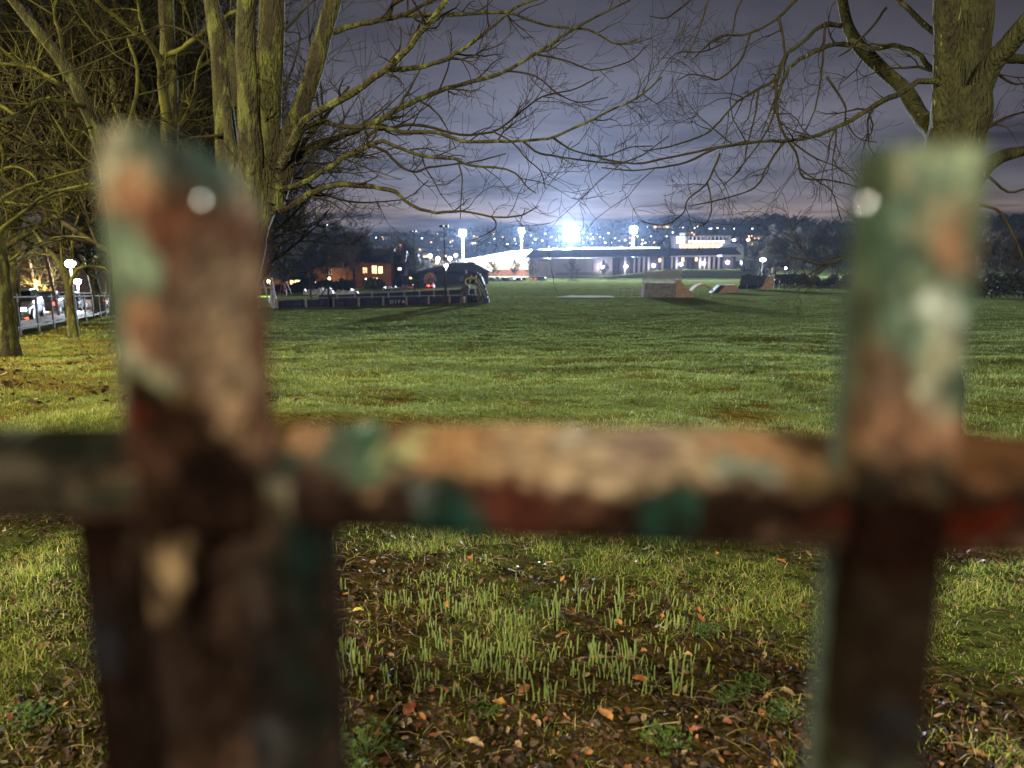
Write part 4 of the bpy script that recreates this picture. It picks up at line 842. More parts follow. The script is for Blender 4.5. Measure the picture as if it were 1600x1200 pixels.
# boarded ball court
a = G(434, 482); b = G(764, 472); bt = thing('ball_court_barrier', 'long low dark blue barrier of graffitied boards with grey posts and rails', 'barrier', tuple(a))
def barrier(a, b, n, hgt, m, parent, gap=0, pm='postgrey', rails=True):
    d = (b - a); rz = math.atan2(d.y, d.x); u = Vector((math.cos(rz), math.sin(rz), 0))
    for i in range(n):
        p, q = a.lerp(b, i / n), a.lerp(b, (i + 1) / n); c = (p + q) / 2; mb = MB(); l = (q - p).length - .16
        mb.box(Vector((c.x, c.y, min(p.z, q.z) + hgt * .46)) - parent.location, (l, .05, hgt * .88), rz); mb.box(Vector((c.x, c.y, min(p.z, q.z) - .25)) - parent.location, (l, .045, .7), rz); mb.build('panel', M[m], parent)
        mb = MB(); mb.box(Vector((p.x, p.y, p.z + hgt * .5 - .1)) - Vector(u.yxz) * 0 - parent.location - Vector((0, .07, 0)), (.24, .14, hgt + .2), rz); mb.build('post', M[pm], parent)
        if rails:
            mb = MB(); mb.tube([Vector((p.x, p.y - .1, p.z + hgt)) - parent.location, Vector((q.x, q.y - .1, q.z + hgt)) - parent.location], .065, 6); mb.build('rail', M[pm], parent)
barrier(a, b, 9, 1.05, 'navy', bt)
a2 = a + Vector((1.2, 13, 0)); b2 = b + Vector((-2.6, 13, 0)); a2.z = gz(a2.x, a2.y)
bt2 = thing('ball_court_barrier', 'far side of the ball court, dark blue panels with pale posts', 'barrier', tuple(a2)); barrier(a2, b2, 10, 1.25, 'navy', bt2, rails=False)
c = a.lerp(b, .475); text_mesh('D I', .62, M['paintwhite'], bt, Vector((c.x, c.y - .13, gz(c.x, c.y) + .22)) - a)
c = a.lerp(b, .51); text_mesh('F A', .62, M['paintwhite'], bt, Vector((c.x + .1, c.y - .13, gz(c.x, c.y) + .22)) - a)
c = a.lerp(b, .905); text_mesh('ETUZE', .5, M['paintwhite'], bt, Vector((c.x, c.y - .13, gz(c.x, c.y) + .22)) - a)
for f_, s_ in ((.07, 'rrz'), (.17, 'Ja'), (.24, 'eno'), (.39, 'nec'), (.62, 'uuh'), (.74, 'rez'), (.83, 'ocs')):
    c = a.lerp(b, f_); text_mesh(s_, .5, M['graff'], bt, Vector((c.x, c.y - .13, gz(c.x, c.y) + .3)) - a)
# graffitied climbing arch
p0 = G(742, 473); k = p0.y / F; ar = thing('climbing_rock', 'dark climbing rock with a square opening, spray painted pale yellow and white', 'climbing rock', tuple(p0))
def q_(px, py, dy=0): return (((px - 742) * k), dy, (473 - py) * k * 1.0)
outer = [(719, 473), (720, 460), (722, 448), (727, 438), (733, 430), (742, 426), (750, 428), (756, 440), (759, 452), (762, 463), (765, 473)]
inner = [(748, 473), (746, 462), (744, 444), (734, 444), (732, 462), (731, 473)]
def rock():
    mb = MB(); n = len(outer); pl = outer[:]; full = outer + inner
    tri = [(0, 15, 14), (0, 14, 1), (1, 14, 2), (2, 14, 3), (3, 14, 4), (4, 14, 13), (4, 13, 5), (5, 13, 6), (6, 13, 7), (7, 13, 12), (7, 12, 8), (8, 12, 9), (9, 12, 10), (10, 12, 11)]
    tri = [(0, 16, 15), (0, 15, 1), (1, 15, 2), (2, 15, 3), (3, 15, 14), (3, 14, 4), (4, 14, 5), (5, 14, 13), (5, 13, 6), (6, 13, 7), (7, 13, 8), (8, 13, 12), (8, 12, 9), (9, 12, 11), (9, 11, 10)]
    V0 = [q_(*p, dy=-.9 + random.uniform(-.12, .12) - .3 * (p[1] > 465)) for p in full]; V1 = [q_(*p, dy=.9 + random.uniform(-.12, .12)) for p in full]; m_ = len(full)
    mb.v = V0 + V1; mb.f = [t for t in tri] + [tuple(i + m_ for i in t[::-1]) for t in tri]
    for i in range(m_): j = (i + 1) % m_; mb.f.append((i, i + m_, j + m_, j))
    o = mb.build('rock_body', M['graff'], ar); s = o.modifiers.new('s', 'SUBSURF'); s.subdivision_type = 'SIMPLE'; s.levels = s.render_levels = 3
    tx = bpy.data.textures.new('n', 'CLOUDS'); tx.noise_scale = .6; d = o.modifiers.new('d', 'DISPLACE'); d.texture = tx; d.strength = .35; return o
rock()
text_mesh('C', 1.5, M['paintyellow'], ar, q_(727.0, 446, -1.25)); text_mesh('M', 1.35, M['paintyellow'], ar, q_(734, 441, -1.3), shear=.15)
for (x0, y0, x1, y1) in ((744, 437, 752, 450), (748, 436, 758, 455), (752, 450, 761, 466), (746, 446, 753, 462)):
    mb = MB(); mb.tube([q_(x0, y0, -1.22), q_((x0 + x1) / 2 + 1, (y0 + y1) / 2, -1.3), q_(x1, y1, -1.25)], .06, 5); mb.build('paint_stroke', M['paintwhite'], ar)
mb = MB(); mb.ball(q_(727, 465, -1.25), .2, 10, (1, .4, 1)); mb.tube([q_(727, 473, -1.25), q_(727, 466, -1.25)], .09, 6); mb.build('paint_splash', M['paintwhite'], ar)
# pavilion behind
pv = G(700, 444); kk = pv.y / F; pav = thing('pavilion', 'dark low pavilion with a wide hipped slate roof behind the climbing rock', 'pavilion', tuple(pv))
def pq(px, py, dy): return ((px - 700) * kk, dy, (444 - py) * kk)
mb = MB(); mb.v = [pq(655, 447, 0), pq(762, 447, 0), pq(762, 447, 9), pq(655, 447, 9), pq(655, 424, 0), pq(762, 424, 0), pq(762, 424, 9), pq(655, 424, 9)]; mb.f = [(0, 1, 5, 4), (1, 2, 6, 5), (2, 3, 7, 6), (3, 0, 4, 7)]; mb.build('wall', M['darkwall'], pav)
mb = MB(); mb.v = [pq(650, 424.5, -1), pq(767, 424.5, -1), pq(767, 424.5, 10), pq(650, 424.5, 10), pq(706, 412, 4.5), pq(738, 411, 4.5)]; mb.f = [(0, 1, 5, 4), (1, 2, 5), (2, 3, 4, 5), (3, 0, 4), (3, 2, 1, 0)]; mb.build('roof', M['slate'], pav)
mb = MB(); c = pq(721, 436, -.04); mb.box((c[0], c[1], c[2]), (.95, .08, 1.05)); fr = mb.build('window', M['postgrey'], pav); mb = MB(); mb.box((c[0], c[1] - .05, c[2]), (.7, .04, .8)); mb.build('pane', M['glassdark'], fr)
mb = MB(); c = pq(729, 425, -1.1); mb.ball(c, .55, 14, (.6, .1, 1.15)); mb.build('round_sign', M['paintyellow'], pav); mb = MB(); mb.ball(pq(744, 424.5, -1.1), .22, 10, (.7, .1, 1.2)); mb.build('red_sign', M['paintpink'], pav)
# tall thin masts
def mast(px, ytop, ybase, label, head, Yo=0):
    p = G(px, ybase); top = P(px, ytop, p.y); t = thing('lamp_mast', label, 'lamp mast', tuple(p), 0, 'unlit tall lamp masts of the ball court'); h = top.z - p.z
    mb = MB(); mb.tube([(0, 0, -.2), (0, 0, h * .22), (0, 0, h * .221), (0, 0, h)], [.13, .13, .075, .055], 8); mb.build('pole', M['darkmetal'], t)
    for s in ((-1, 1) if head == 2 else (1,)):
        mb = MB(); mb.box((s * .28 * (head == 2), -.15, h + .05), (.5, .45, .18), 0, 1, .3); mb.build('lamp_head', M['darkmetal'], t)
    return t
mast(486, 362, 468, 'unlit mast rising behind the barrier, before the largest round tree', 2); mast(514, 353, 480, 'tallest unlit mast, standing before the barrier with a diagonal stay', 1)
mast(648, 362, 463, 'unlit mast beside the pale sheeting and the narrow tree', 2); mast(696, 354, 479, 'unlit mast before the barrier near the lit white lamp', 2)
pa = G(514, 479); mb = MB(); mb.tube([pa + Vector((0, -.2, 2.4)), pa + Vector((-1.8, .3, .1))], .07, 6); tag(mb.build('stay_bar', M['darkmetal']), 'dark diagonal bar leaning against the tallest unlit mast', 'bar')
# lit path lamp
def lamp_post(px, ytop, ybase, Y, label, em, P_w, rr=.22, col=(.85, .9, 1), group=None, light_=True):
    x = P(px, 430, Y).x; p = Vector((x, Y, gz(x, Y))); top = P(px, ytop, Y); t = thing('street_lamp', label, 'street lamp', tuple(p), 0, group); h = top.z - p.z
    mb = MB(); mb.tube([(0, 0, -.2), (0, 0, h * .4), (0, 0, h - rr)], [.09, .07, .05], 8); mb.build('pole', M['darkmetal'], t)
    mb = MB(); mb.ball((0, 0, h), rr, 12, (1, 1, .8)); mb.build('lamp', E_[em], t, smooth=True)
    mb = MB(); mb.tube([(0, 0, h + rr * .7), (0, 0, h + rr * .95)], [rr * .8, rr * .25], 10); mb.build('cap', M['darkmetal'], t)
    if light_: light('street_lamp_light', (x, Y - .1, top.z - rr - .15), P_w, col, .1)
    return t
lamp_post(697, 415, 0, 135, 'white lamp shining beside the dark pavilion roof', 'lamp', 700, .36)
lamp_post(112, 412, 0, 46, 'bright white street lamp above the forked railing tree', 'lamp', 3000, .30)
lamp_post(120, 440, 0, 58, 'lower white street lamp across the road before the cream gable', 'lamp', 2600, .26)
# swing frame, climbing frame, bench
def bars(name, label, cat, px, py, segs, m, r=.06, Y=None):
    p = G(px, py) if Y is None else onground(px, Y); k = p.y / F; t = thing(name, label, cat, tuple(p))
    for (x0, y0, x1, y1, dy0, dy1, nm) in segs:
        mb = MB(); mb.tube([((x0 - px) * k, dy0, (py - y0) * k), ((x1 - px) * k, dy1, (py - y1) * k)], r, 7); mb.build(nm, M[m], t)
    return t
bars('swing_frame', 'pale grey swing frame with splayed legs at the end of the blue barrier', 'swing frame', 421, 481, [(405, 481, 412, 436, -.6, 0, 'leg'), (414, 476, 412, 436, 1.4, 0, 'leg'), (424, 481, 426, 436, -.3, 0, 'leg'), (432, 481, 426, 436, .5, 0, 'leg'), (434, 482, 428, 448, -1.2, 0, 'leg'), (410, 436, 428, 436, 0, 0, 'crossbar'), (410, 450, 428, 450, 0, 0, 'crossbar'), (429, 462, 430, 481, -.8, -.8, 'post')], 'postgrey', .085)
bars('play_climber', 'red splayed climbing frame beyond the barrier', 'climbing frame', 446, 462, [(438, 462, 443, 441, -.8, 0, 'leg'), (442, 462, 444, 441, .8, 0, 'leg'), (446, 460, 446, 441, .9, 0, 'leg'), (450, 462, 447, 441, -.8, 0, 'leg'), (456, 462, 449, 441, .2, 0, 'leg'), (442, 441, 450, 441, 0, 0, 'crossbar'), (440, 452, 453, 452, 0, 0, 'crossbar')], 'redmetal', .07)
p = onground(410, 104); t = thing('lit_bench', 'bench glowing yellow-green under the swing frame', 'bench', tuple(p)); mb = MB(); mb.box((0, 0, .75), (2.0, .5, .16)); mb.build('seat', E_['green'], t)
for s in (-.8, .8): mb = MB(); mb.box((s, 0, .33), (.12, .45, .7)); mb.build('leg', M['postgrey'], t)
# sheeting heaps
def heap(px0, px1, py, h, label, m='tarp'):
    a, b = G(px0, py), G(px1, py + (0 if px0 < 570 else -3)); mb = MB(); n, k = 26, 7; c0 = a.copy()
    for i in range(n):
        q = a.lerp(b, i / (n - 1)); hh = h * (.45 + .8 * abs(math.sin(i * .9 + px0)) * random.random() + .25) * (1 if 0 < i < n - 1 else .1)
        for j in range(k):
            an = math.pi * j / (k - 1); mb.v.append((q.x - c0.x + random.uniform(-.2, .2), q.y - c0.y - math.cos(an) * 1.0, gz(q.x, q.y) - c0.z + math.sin(an) * hh * random.uniform(.8, 1.1) - .03))
    for i in range(n - 1):
        for j in range(k - 1): v0 = i * k + j; mb.f.append((v0, v0 + k, v0 + k + 1, v0 + 1))
    o = mb.build('sheeting', M[m]); o.location = c0; tag(o, label, 'tarpaulin'); return o
heap(475, 522, 460, 1.0, 'crumpled pale sheeting heaped beyond the barrier by the red frame'); heap(524, 560, 460, .8, 'patterned sheeting lying between the two first masts and the fence posts', 'tarp'); heap(596, 648, 455, 1.0, 'bluish pale sheeting stretched toward the third mast')
# skate park
SK = 'skate park ramps'
def base_thing(name, label, cat, px, py, group=SK):
    p = G(px, py); t = thing(name, label, cat, tuple(p), 0, group); k = p.y / F
    return t, (lambda x, y, dy=0: ((x - px) * k, dy, (py - y) * k)), k
t, q, k = base_thing('skate_ramp', 'grey high-walled ramp with a steel cage on top and a plywood side wedge', 'skate ramp', 1030, 465)
mb = MB(); mb.prism([q(1005, 465, 0), q(1055, 465, 0), q(1055, 443, 0), q(1007, 442, 0)], (0, 2.4, 0)); mb.build('wall', M['concrete'], t)
mb = MB(); mb.prism([q(1055.3, 465, -.1), q(1086, 464, -.1), q(1078, 457, -.1), q(1070, 448, -.1), q(1064, 441, -.1), q(1064, 437.5, -.1), q(1055.3, 437.5, -.1)], (0, 2.0, 0)); mb.build('side_wedge', M['wood'], t)
for x in (1005.5, 1012, 1022, 1038.5, 1055, 1064.5):
    mb = MB(); mb.tube([q(x, 445 if x < 1060 else 438, .6), q(x, 421 if x > 1030 else 425, .6)], .045, 6); mb.build('cage_post', M['postgrey'], t)
for y0 in (421.5, 428, 435):
    mb = MB(); mb.tube([q(1005, y0 + 3.5, .6), q(1038, y0, .6), q(1064, y0, .6)], .03, 6); mb.build('cage_rail', M['postgrey'], t)
for i in range(22): pass
mb = MB()
for i in range(58): x = 1006 + i * 1.0; mb.tube([q(x, 444 if x < 1056 else 438, .62), q(x, 424 if x < 1035 else 422, .62)], .028, 3)
for i in range(9): mb.tube([q(1006, 426.5 + i * 2, .66), q(1063, 424.5 + i * 2 * .8, .66)], .028, 3)
tag(mb.build('mesh_panel', M['postgrey'], t))
t, q, k = base_thing('guard_railing', 'low open railing leading up to the caged ramp', 'railing', 984, 465, None)
for x in (960, 966, 975, 987, 1000): mb = MB(); mb.tube([q(x, 466, 0), q(x, 449.5, 0)], .05, 6); mb.build('post', M['postgrey'], t)
for y0 in (449.5, 454, 459, 463): mb = MB(); mb.tube([q(960, y0, 0), q(1004, y0 + .3, 0)], .035, 6); mb.build('rail', M['postgrey'], t)
t, q, k = base_thing('skate_ramp', 'arched hump with a plywood deck between the wedge and the flat-topped box', 'skate ramp', 1098, 463)
arc = [(1081 + 34 * i / 8, 455 - 11 * math.sin(math.pi * (i / 8)) ** .8) for i in range(9)]
mb = MB(); mb.prism([q(x, y, 0) for x, y in arc] + [q(x, y + 4 * math.sin(math.pi * max(0.05, min(.95, (x - 1081) / 34))), 0) for x, y in arc[::-1]][1:-1], (0, 2.2, 0)); mb.build('deck', M['wood'], t)
for x in (1082, 1090, 1111.5): mb = MB(); mb.tube([q(x, 464, -.1), q(x, 452, -.1)], .06, 6); mb.build('post', M['postgrey'], t)
mb = MB(); mb.tube([q(1081, 453, -.1), q(1112, 453, -.1)], .04, 6); mb.build('rail', M['postgrey'], t)
t, q, k = base_thing('skate_ramp', 'flat-topped box with one dark slope and one plywood slope', 'skate ramp', 1130, 458)
mb = MB(); mb.prism([q(1112, 458, 0), q(1124, 446, 0), q(1134, 445.6, 0), q(1122, 458, 0)], (0, 2.2, 0)); mb.build('dark_slope', M['slate'], t)
mb = MB(); mb.prism([q(1122.3, 458, -.1), q(1134.2, 445.4, -.1), q(1149, 445.2, -.1), q(1157, 456, -.1)], (0, 2.2, 0)); mb.build('side_wedge', M['wood'], t)
for x in (1130, 1148.5): mb = MB(); mb.tube([q(x, 461, -.25), q(x, 446, -.25)], .06, 6); mb.build('post', M['wood'], t)
t, q, k = base_thing('skate_ramp', 'wide dark quarter pipe with a curved plywood side and a tower board', 'skate ramp', 1180, 453)
sl = [(1155, 446), (1157, 441), (1159, 436), (1160, 431.5)]
n_ = len(sl); mb = MB(); mb.v = [q(x, y, -.2 + i * .5) for i, (x, y) in enumerate(sl)] + [q(x + 41 + i * 1.4, y + .3, -.2 + i * .5) for i, (x, y) in enumerate(sl)] + [q(x, 453, 2.4) for x, y in sl] + [q(x + 41, 453, 2.4) for x, y in sl]
mb.f = [(i, i + n_, i + n_ + 1, i + 1) for i in range(n_ - 1)] + [(0, 2 * n_, 3 * n_, n_), (n_ - 1, 2 * n_ - 1, 4 * n_ - 1, 3 * n_ - 1)]; mb.build('slope', M['slate'], t)
mb = MB(); mb.prism([q(1187.5, 452, -.3), q(1207.5, 452, -.3), q(1207, 431.5, -.3), q(1202, 431.5, -.3), q(1197, 436, -.3), q(1193, 444, -.3)], (0, 1.6, 0)); mb.build('side_wedge', M['wood'], t)
for x in (1166, 1182.5, 1198.5, 1205): mb = MB(); mb.tube([q(x, 455, -.5), q(x, 445 if x < 1190 else 432, -.5)], .055, 6); mb.build('post', M['postgrey'] if x < 1190 else M['wood'], t)
mb = MB(); mb.box(q(1206, 423, 0), (.55, .3, 1.1)); mb.build('tower_board', M['wood'], t)
mb = MB(); mb.box(q(1214, 437, .5), (1.1, .5, .35)); mb.build('ledge', M['slate'], t)
for x in (1210, 1218): mb = MB(); mb.tube([q(x, 452, .5), q(x, 438, .5)], .05, 6); mb.build('post', M['postgrey'], t)
t, q, k = base_thing('shelter', 'long open shelter with a flat dark roof behind the quarter pipe', 'shelter', 1185, 434, None)
mb = MB(); mb.box(q(1183, 411, 1), (50 * k, 3, 9 * k)); mb.build('roof', M['slate'], t)
for x in (1160, 1182, 1205, 1226): mb = MB(); mb.tube([q(x, 436, 0), q(x, 414, 0)], .08, 6); mb.build('post', M['postgrey'], t)
mb = MB(); mb.tube([q(1205, 417, 0), q(1226, 417, 0)], .05, 6); mb.build('rail', M['postgrey'], t)
mb = MB(); mb.box(q(1183, 424, 2.4), (46 * k, .1, 18 * k)); mb.build('back_wall', M['darkwall'], t)
o = lamp_post(1227, 419, 0, 170, 'small white lamp at the end of the flat shelter', 'lamp', 60, .2, light_=False)
# pale sand strip and pitch lines on the field
def patch(name, pts, m, lift=.03, label=None):
    mb = MB(); q = [G(*p) for p in pts]; a, b, c, d = q; n = 24
    for i in range(n):
        f, h = i / n, (i + 1) / n; r = [a.lerp(b, f), a.lerp(b, h), d.lerp(c, h), d.lerp(c, f)]
        for z in r: z.z = gz(z.x, z.y) + lift
        mb.quad(*r)
    return tag(mb.build(name, M[m]), kind='structure')
patch('sand_path', [(866, 465.6), (962, 466.2), (955, 463.4), (895, 462.4)], 'whiteline', .12)
for i, (y0, y1) in enumerate([(452.5, 447), (443.5, 440.0)]): patch('pitch_line', [(800, y0), (1150, y1), (1150, y1 - .25), (800, y0 - .25)], 'fieldline', .03)

# ------------------------------------------------------------------ houses
def house(label, px, Y, w_, d_, h_, roof_h, wall, wins, rz=0, group=None, chim=True, door=None, cat='house', base=None):
    p = onground(px, Y) if base is None else base; t = thing('house', label, cat, tuple(p), rz, group)
    mb = MB(); x, y = w_ / 2, d_; mb.v = [(-x, 0, -2), (x, 0, -2), (x, y, -2), (-x, y, -2), (-x, 0, h_), (x, 0, h_), (x, y, h_), (-x, y, h_), (-x, y / 2, h_ + roof_h), (x, y / 2, h_ + roof_h)]
    mb.f = [(0, 1, 5, 4), (1, 2, 6, 9, 5), (2, 3, 7, 6), (3, 0, 4, 8, 7)]; mb.build('wall', M[wall], t)
    mb = MB(); e = .45; mb.prism([(-x - e, -e, h_ - e * .7), (-x - e, y / 2, h_ + roof_h + .05), (-x - e, y + e, h_ - e * .7), (-x - e, y + e, h_ - e * .7 + .22), (-x - e, y / 2, h_ + roof_h + .3), (-x - e, -e, h_ - e * .7 + .22)], (2 * x + 2 * e, 0, 0)); rf = mb.build('roof', M['slate'], t)
    if chim: mb = MB(); mb.box((x * .55, y / 2, h_ + roof_h + .5), (.9, .6, 1.6)); mb.build('chimney', M['brick'], rf)
    for (wx, wz, ww, wh, em) in wins:
        mb = MB(); mb.box((wx, -.03, wz), (ww + .2, .10, wh + .2)); fr = mb.build('window', M['paintwhite'], t); mb = MB()
        mb.box((wx - ww / 4 - .03, -.09, wz), (ww / 2 - .06, .03, wh)); mb.box((wx + ww / 4 + .03, -.09, wz), (ww / 2 - .06, .03, wh)); mb.build('pane', E_[em] if em in E_ else M[em], fr)
    return t
house('brick house with a bright upper window behind the red climbing frame', 500, 175, 12, 8, 5.2, 2.4, 'brick', [(-2.5, 4.2, 1.1, 1.2, 'winwarm'), (2.2, 4.0, 1.0, 1.1, 'glassdark'), (-2.6, 1.2, 3.0, 1.1, 'winwarm'), (5.2, 1.3, 1.4, 1.3, 'winorange')])
house('low house with warm lit patio windows, half hidden behind the round trees', 447, 165, 8, 7, 3.0, 2.0, 'brick', [(1.8, 1.5, 2.4, 1.4, 'winwarm'), (-2.4, 1.9, 1.0, 1.0, 'winorange')])
house('low house glowing at the end of the swing frame', 424, 160, 5, 5, 2.6, 1.6, 'brick', [(-.6, 1.7, 1.6, .7, 'winwarm'), (1.0, .9, .8, .8, 'winorange')], chim=False)
house('dark long-roofed house between the lit houses', 545, 190, 11, 9, 5.5, 3.4, 'darkwall', [(-4, 1.4, .9, .9, 'winorange')])
house('tall house with four warm windows above a yellow-lit garden', 583, 185, 9, 8, 6.4, 3.0, 'brick', [(-2.0, 4.4, 1.0, 1.3, 'winorange'), (.4, 4.6, 1.1, 1.8, 'winwarm'), (1.9, 4.5, .9, 1.6, 'winwarm'), (.5, 1.9, 1.2, 1.4, 'winwarm')])
house('dark house with two white-lit windows one above the other', 610, 190, 7, 7, 6.4, 2.6, 'darkwall', [(-.4, 4.4, 1.5, 2.0, 'winwhite'), (-.1, 2.0, 1.0, 1.1, 'winwhite'), (2.4, 4.7, .8, .6, 'winwhite')])
house('dark house with a small lit upstairs window near the narrow tree', 633, 205, 6, 7, 6.0, 2.6, 'darkwall', [(-1.8, 5.3, 1.2, .9, 'winwarm'), (1.5, 2.2, .6, .6, 'winwarm')])
for (px, Y, dz, pw) in ((516, 172, 2.6, 900), (531, 172, 1.8, 500), (548, 172, 1.6, 300), (573, 180, 2.2, 900), (421, 158, 2.2, 300)):
    p = onground(px, Y); light('house_lamp', p + Vector((0, -.6, dz)), pw * .38, (1, .62, .22), .15)
    t = thing('garden_lamp', 'warm lamp on a short post in the gardens, ' + {516: 'at the wall of the brick house', 531: 'beside the brick house corner', 548: 'before the long dark roof', 573: 'below the house with four warm windows', 421: 'behind the swing frame'}[px], 'garden lamp', tuple(p + Vector((0, -1, 0))), 0, 'warm garden lamps'); mb = MB(); mb.tube([(0, 0, -.1), (0, 0, dz - .2)], .05, 6); mb.build('pole', M['darkmetal'], t); mb = MB(); mb.ball((0, 0, dz), .32, 10); mb.build('lamp', E_['warm'], t)
# garden hedges
def hedge(label, px0, px1, Y, h, n=2600, m='wood_far', d=1.6):
    x0, x1 = P(px0, 420, Y).x, P(px1, 420, Y).x; pts = np.stack([x0 + (x1 - x0) * RNG.random(n), Y + RNG.normal(0, d * .4, n), np.zeros(n)], 1)
    pts[:, 2] = g(pts[:, 0], pts[:, 1]) + h * RNG.random(n) ** .7 * (.85 + .9 * vnoise(pts[:, 0] * .6, pts[:, 0] * 0 + Y)); v, f_ = shards(pts, .28 * Y / 170 + .05); o = np_mesh('hedge', v, f_, M[m])
    mb = MB(); return tag(o, label, 'hedge')
M['hedge'] = mat('hedge', (.05, .075, .025), (.09, .12, .04), .9, 1.5)
hedge('clipped garden hedge lit yellow before the brick house', 488, 552, 168, 2.0, m='hedge'); hedge('garden hedge lit yellow under the house with four warm windows', 566, 600, 178, 2.2, 1600, m='hedge'); hedge('dark hedge behind the red climbing frame', 405, 490, 150, 2.6, 3000)
hedge('dark hedge running from the sheeting to the pavilion', 600, 662, 190, 3.4, 3000); hedge('long dark hedge at the field end beyond the shelter', 1160, 1350, 205, 2.8, 7000); hedge('dark hedge at the field end beyond the square-topped pale', 1500, 1680, 120, 3.2, 5000, d=2.5)
# shrub lit red by a car
rb = onground(672, 185); pts = leafcloud(1500, rb.x, rb.y, rb.z + 2.0, 1.6, 1.3, 1.9, 1); v, f_ = shards(pts, .2); o = np_mesh('shrub', v, f_, M['hedge']); tag(o, 'shrub glowing red in the tail light of a car', 'shrub')
M['shrubpale'] = mat('shrub_pale', (.30, .26, .2), (.2, .17, .13), .8, 2); o.data.materials[0] = M['shrubpale']
light('tail_light_glow', rb + Vector((0, -4.2, 1.0)), 450, (1, .06, .03), .2)

# ------------------------------------------------------------------ cars
def car(label, paint, group, kind=0):
    t = thing('parked_car', label, 'car', (0, 0, 0), 0, group); L_, W_, H_ = (4.2, 1.74, 1.46)
    st = [(-2.1, .42, .60, .66), (-2.02, .26, .84, .80), (-1.75, .22, .95, .85), (-1.0, .20, .98, .87), (0, .20, .96, .87), (.75, .20, .93, .87), (1.3, .22, .84, .85), (1.85, .24, .74, .80), (2.08, .30, .62, .70), (2.12, .40, .52, .62)]
    mb = MB()
    for (x, lo, hi, hw) in st:
        for (y, z) in ((-hw * .9, lo), (-hw, lo + .15), (-hw, hi - .12), (-hw * .88, hi), (hw * .88, hi), (hw, hi - .12), (hw, lo + .15), (hw * .9, lo)): mb.v.append((x, y, z))
    for i in range(len(st) - 1):
        for k in range(8): a, b = i * 8 + k, i * 8 + (k + 1) % 8; mb.f.append((a, b, b + 8, a + 8))
    mb.f.append(tuple(range(8))[::-1]); m_ = (len(st) - 1) * 8; mb.f.append(tuple(range(m_, m_ + 8))); mb.build('body', M[paint], t, smooth=False, bevel=.02)
    mb = MB(); gh = [(-1.85, .94, .76), (-1.35, 1.36, .66), (-.6, 1.43, .64), (.15, 1.40, .64), (.95, .92, .76)]
    for (x, z, hw) in gh:
        for (y, zz) in ((-max(hw, .76), .90), (-hw, z), (hw, z), (max(hw, .76), .90)): mb.v.append((x, y, zz))
    for i in range(4):
        for k in range(3): a = i * 4 + k; mb.f.append((a, a + 1, a + 5, a + 4))
    mb.build('glasshouse', M['glassdark'], t)
    mb = MB(); mb.box((-.55, 0, 1.43), (1.35, 1.22, .05)); mb.build('roof', M[paint], t, bevel=.02)
    for s in (-1, 1):
        for x in (-1.3, 1.32):
            mb = MB(); mb.tube([(x, s * .70, .31), (x, s * .885, .31)], .31, 16); wh = mb.build('wheel', M['tyre'], t); mb = MB(); mb.tube([(x, s * .86, .31), (x, s * .892, .31)], .19, 10); mb.build('rim', M['rim'], wh)
        mb = MB(); mb.box((2.05, s * .55, .62), (.12, .30, .14)); mb.build('headlight', M['paintwhite'], t, bevel=.02)
        mb = MB(); mb.box((-2.06, s * .62, .74), (.10, .22, .16)); mb.build('taillight', M['redmetal'], t, bevel=.02)
        mb = MB(); mb.box((.72, s * .93, .98), (.14, .16, .12)); mb.build('mirror', M[paint], t)
    return t
def relight(t, name, key):
    for ch in t.children:
        if ch.name.startswith(name): ch.data = ch.data.copy(); ch.data.materials[0] = E_[key]
def road_car(off, Y, paint, label, rev=False, group='cars on the road', sc=1):
    x = float(road_line(Y)) + off; dx = float(road_line(Y + 1) - road_line(Y)); rz = math.atan2(1, dx) + (math.pi if rev else 0); t = car(label, paint, group); t.location = (x, Y, gz(x, Y) + .05); t.rotation_euler.z = rz; return t
c1 = road_car(-3.7, 37, 'car_silver', 'silver car coming along the road with dazzling headlights', True); relight(c1, 'headlight', 'head'); c1.name = 'car'
hl = c1.location + Vector((.6, -2.7, .62)); light('headlight_beam', hl, 2200, (.9, .95, 1), .06, 'SPOT', (.38, -1, -.10), R(80), .8)
c2 = road_car(-4.3, 73, 'car_white', 'pale car with red tail lights parked under the cream gable'); relight(c2, 'taillight', 'red')
c3 = road_car(-4.6, 58, 'car_black', 'dark car with a wet shining roof behind the forked railing tree')
c4 = road_car(-4.8, 50, 'car_black', 'car driving away with bright red tail lights near the slanting pole'); relight(c4, 'taillight', 'red'); c4.name = 'car'
c6 = road_car(-4.4, 65, 'car_silver', 'silver car parked between the wet-roofed dark car and the pale car')
light('tail_glow', c4.location + Vector((.5, -3, .9)), 60, (1, .1, .05), .1)
# distant car park row
rc = car('x', 'car_black', None); gp = 'cars parked before the stadium'
cols = ['black', 'silver', 'black', 'blue', 'white', 'black', 'red', 'silver', 'black', 'blue']
lb = ['dark car at the start of the distant row beside the pavilion', 'silver car second in the distant row', 'dark car third in the distant row', 'blue car before the trees of the car park', 'white car in the distant row under the small bare tree', 'dark car just short of the red-lit ones', 'red car in the distant row', 'car with bright red tail lights at the end of the distant row', 'dark car beyond the red tail lights', 'blue car last in the distant row']
for i, px in enumerate((768, 776, 785, 793, 801, 809, 818, 833, 843, 850)):
    p = onground(px, 268 + i * 1.2); o = rc if i == 0 else dup(rc, p); o.location = p + Vector((0, 0, .02)); o.rotation_euler.z = math.pi / 2 + random.uniform(-.3, .3) if i != 7 else math.pi / 2; tag(o, lb[i], 'car', gp)
    for ch in o.children:
        if ch.name.startswith(('body', 'roof', 'mirror')) and i: ch.data = ch.data.copy(); ch.data.materials[0] = M['car_' + cols[i]]
    if i == 7: relight(o, 'taillight', 'red')
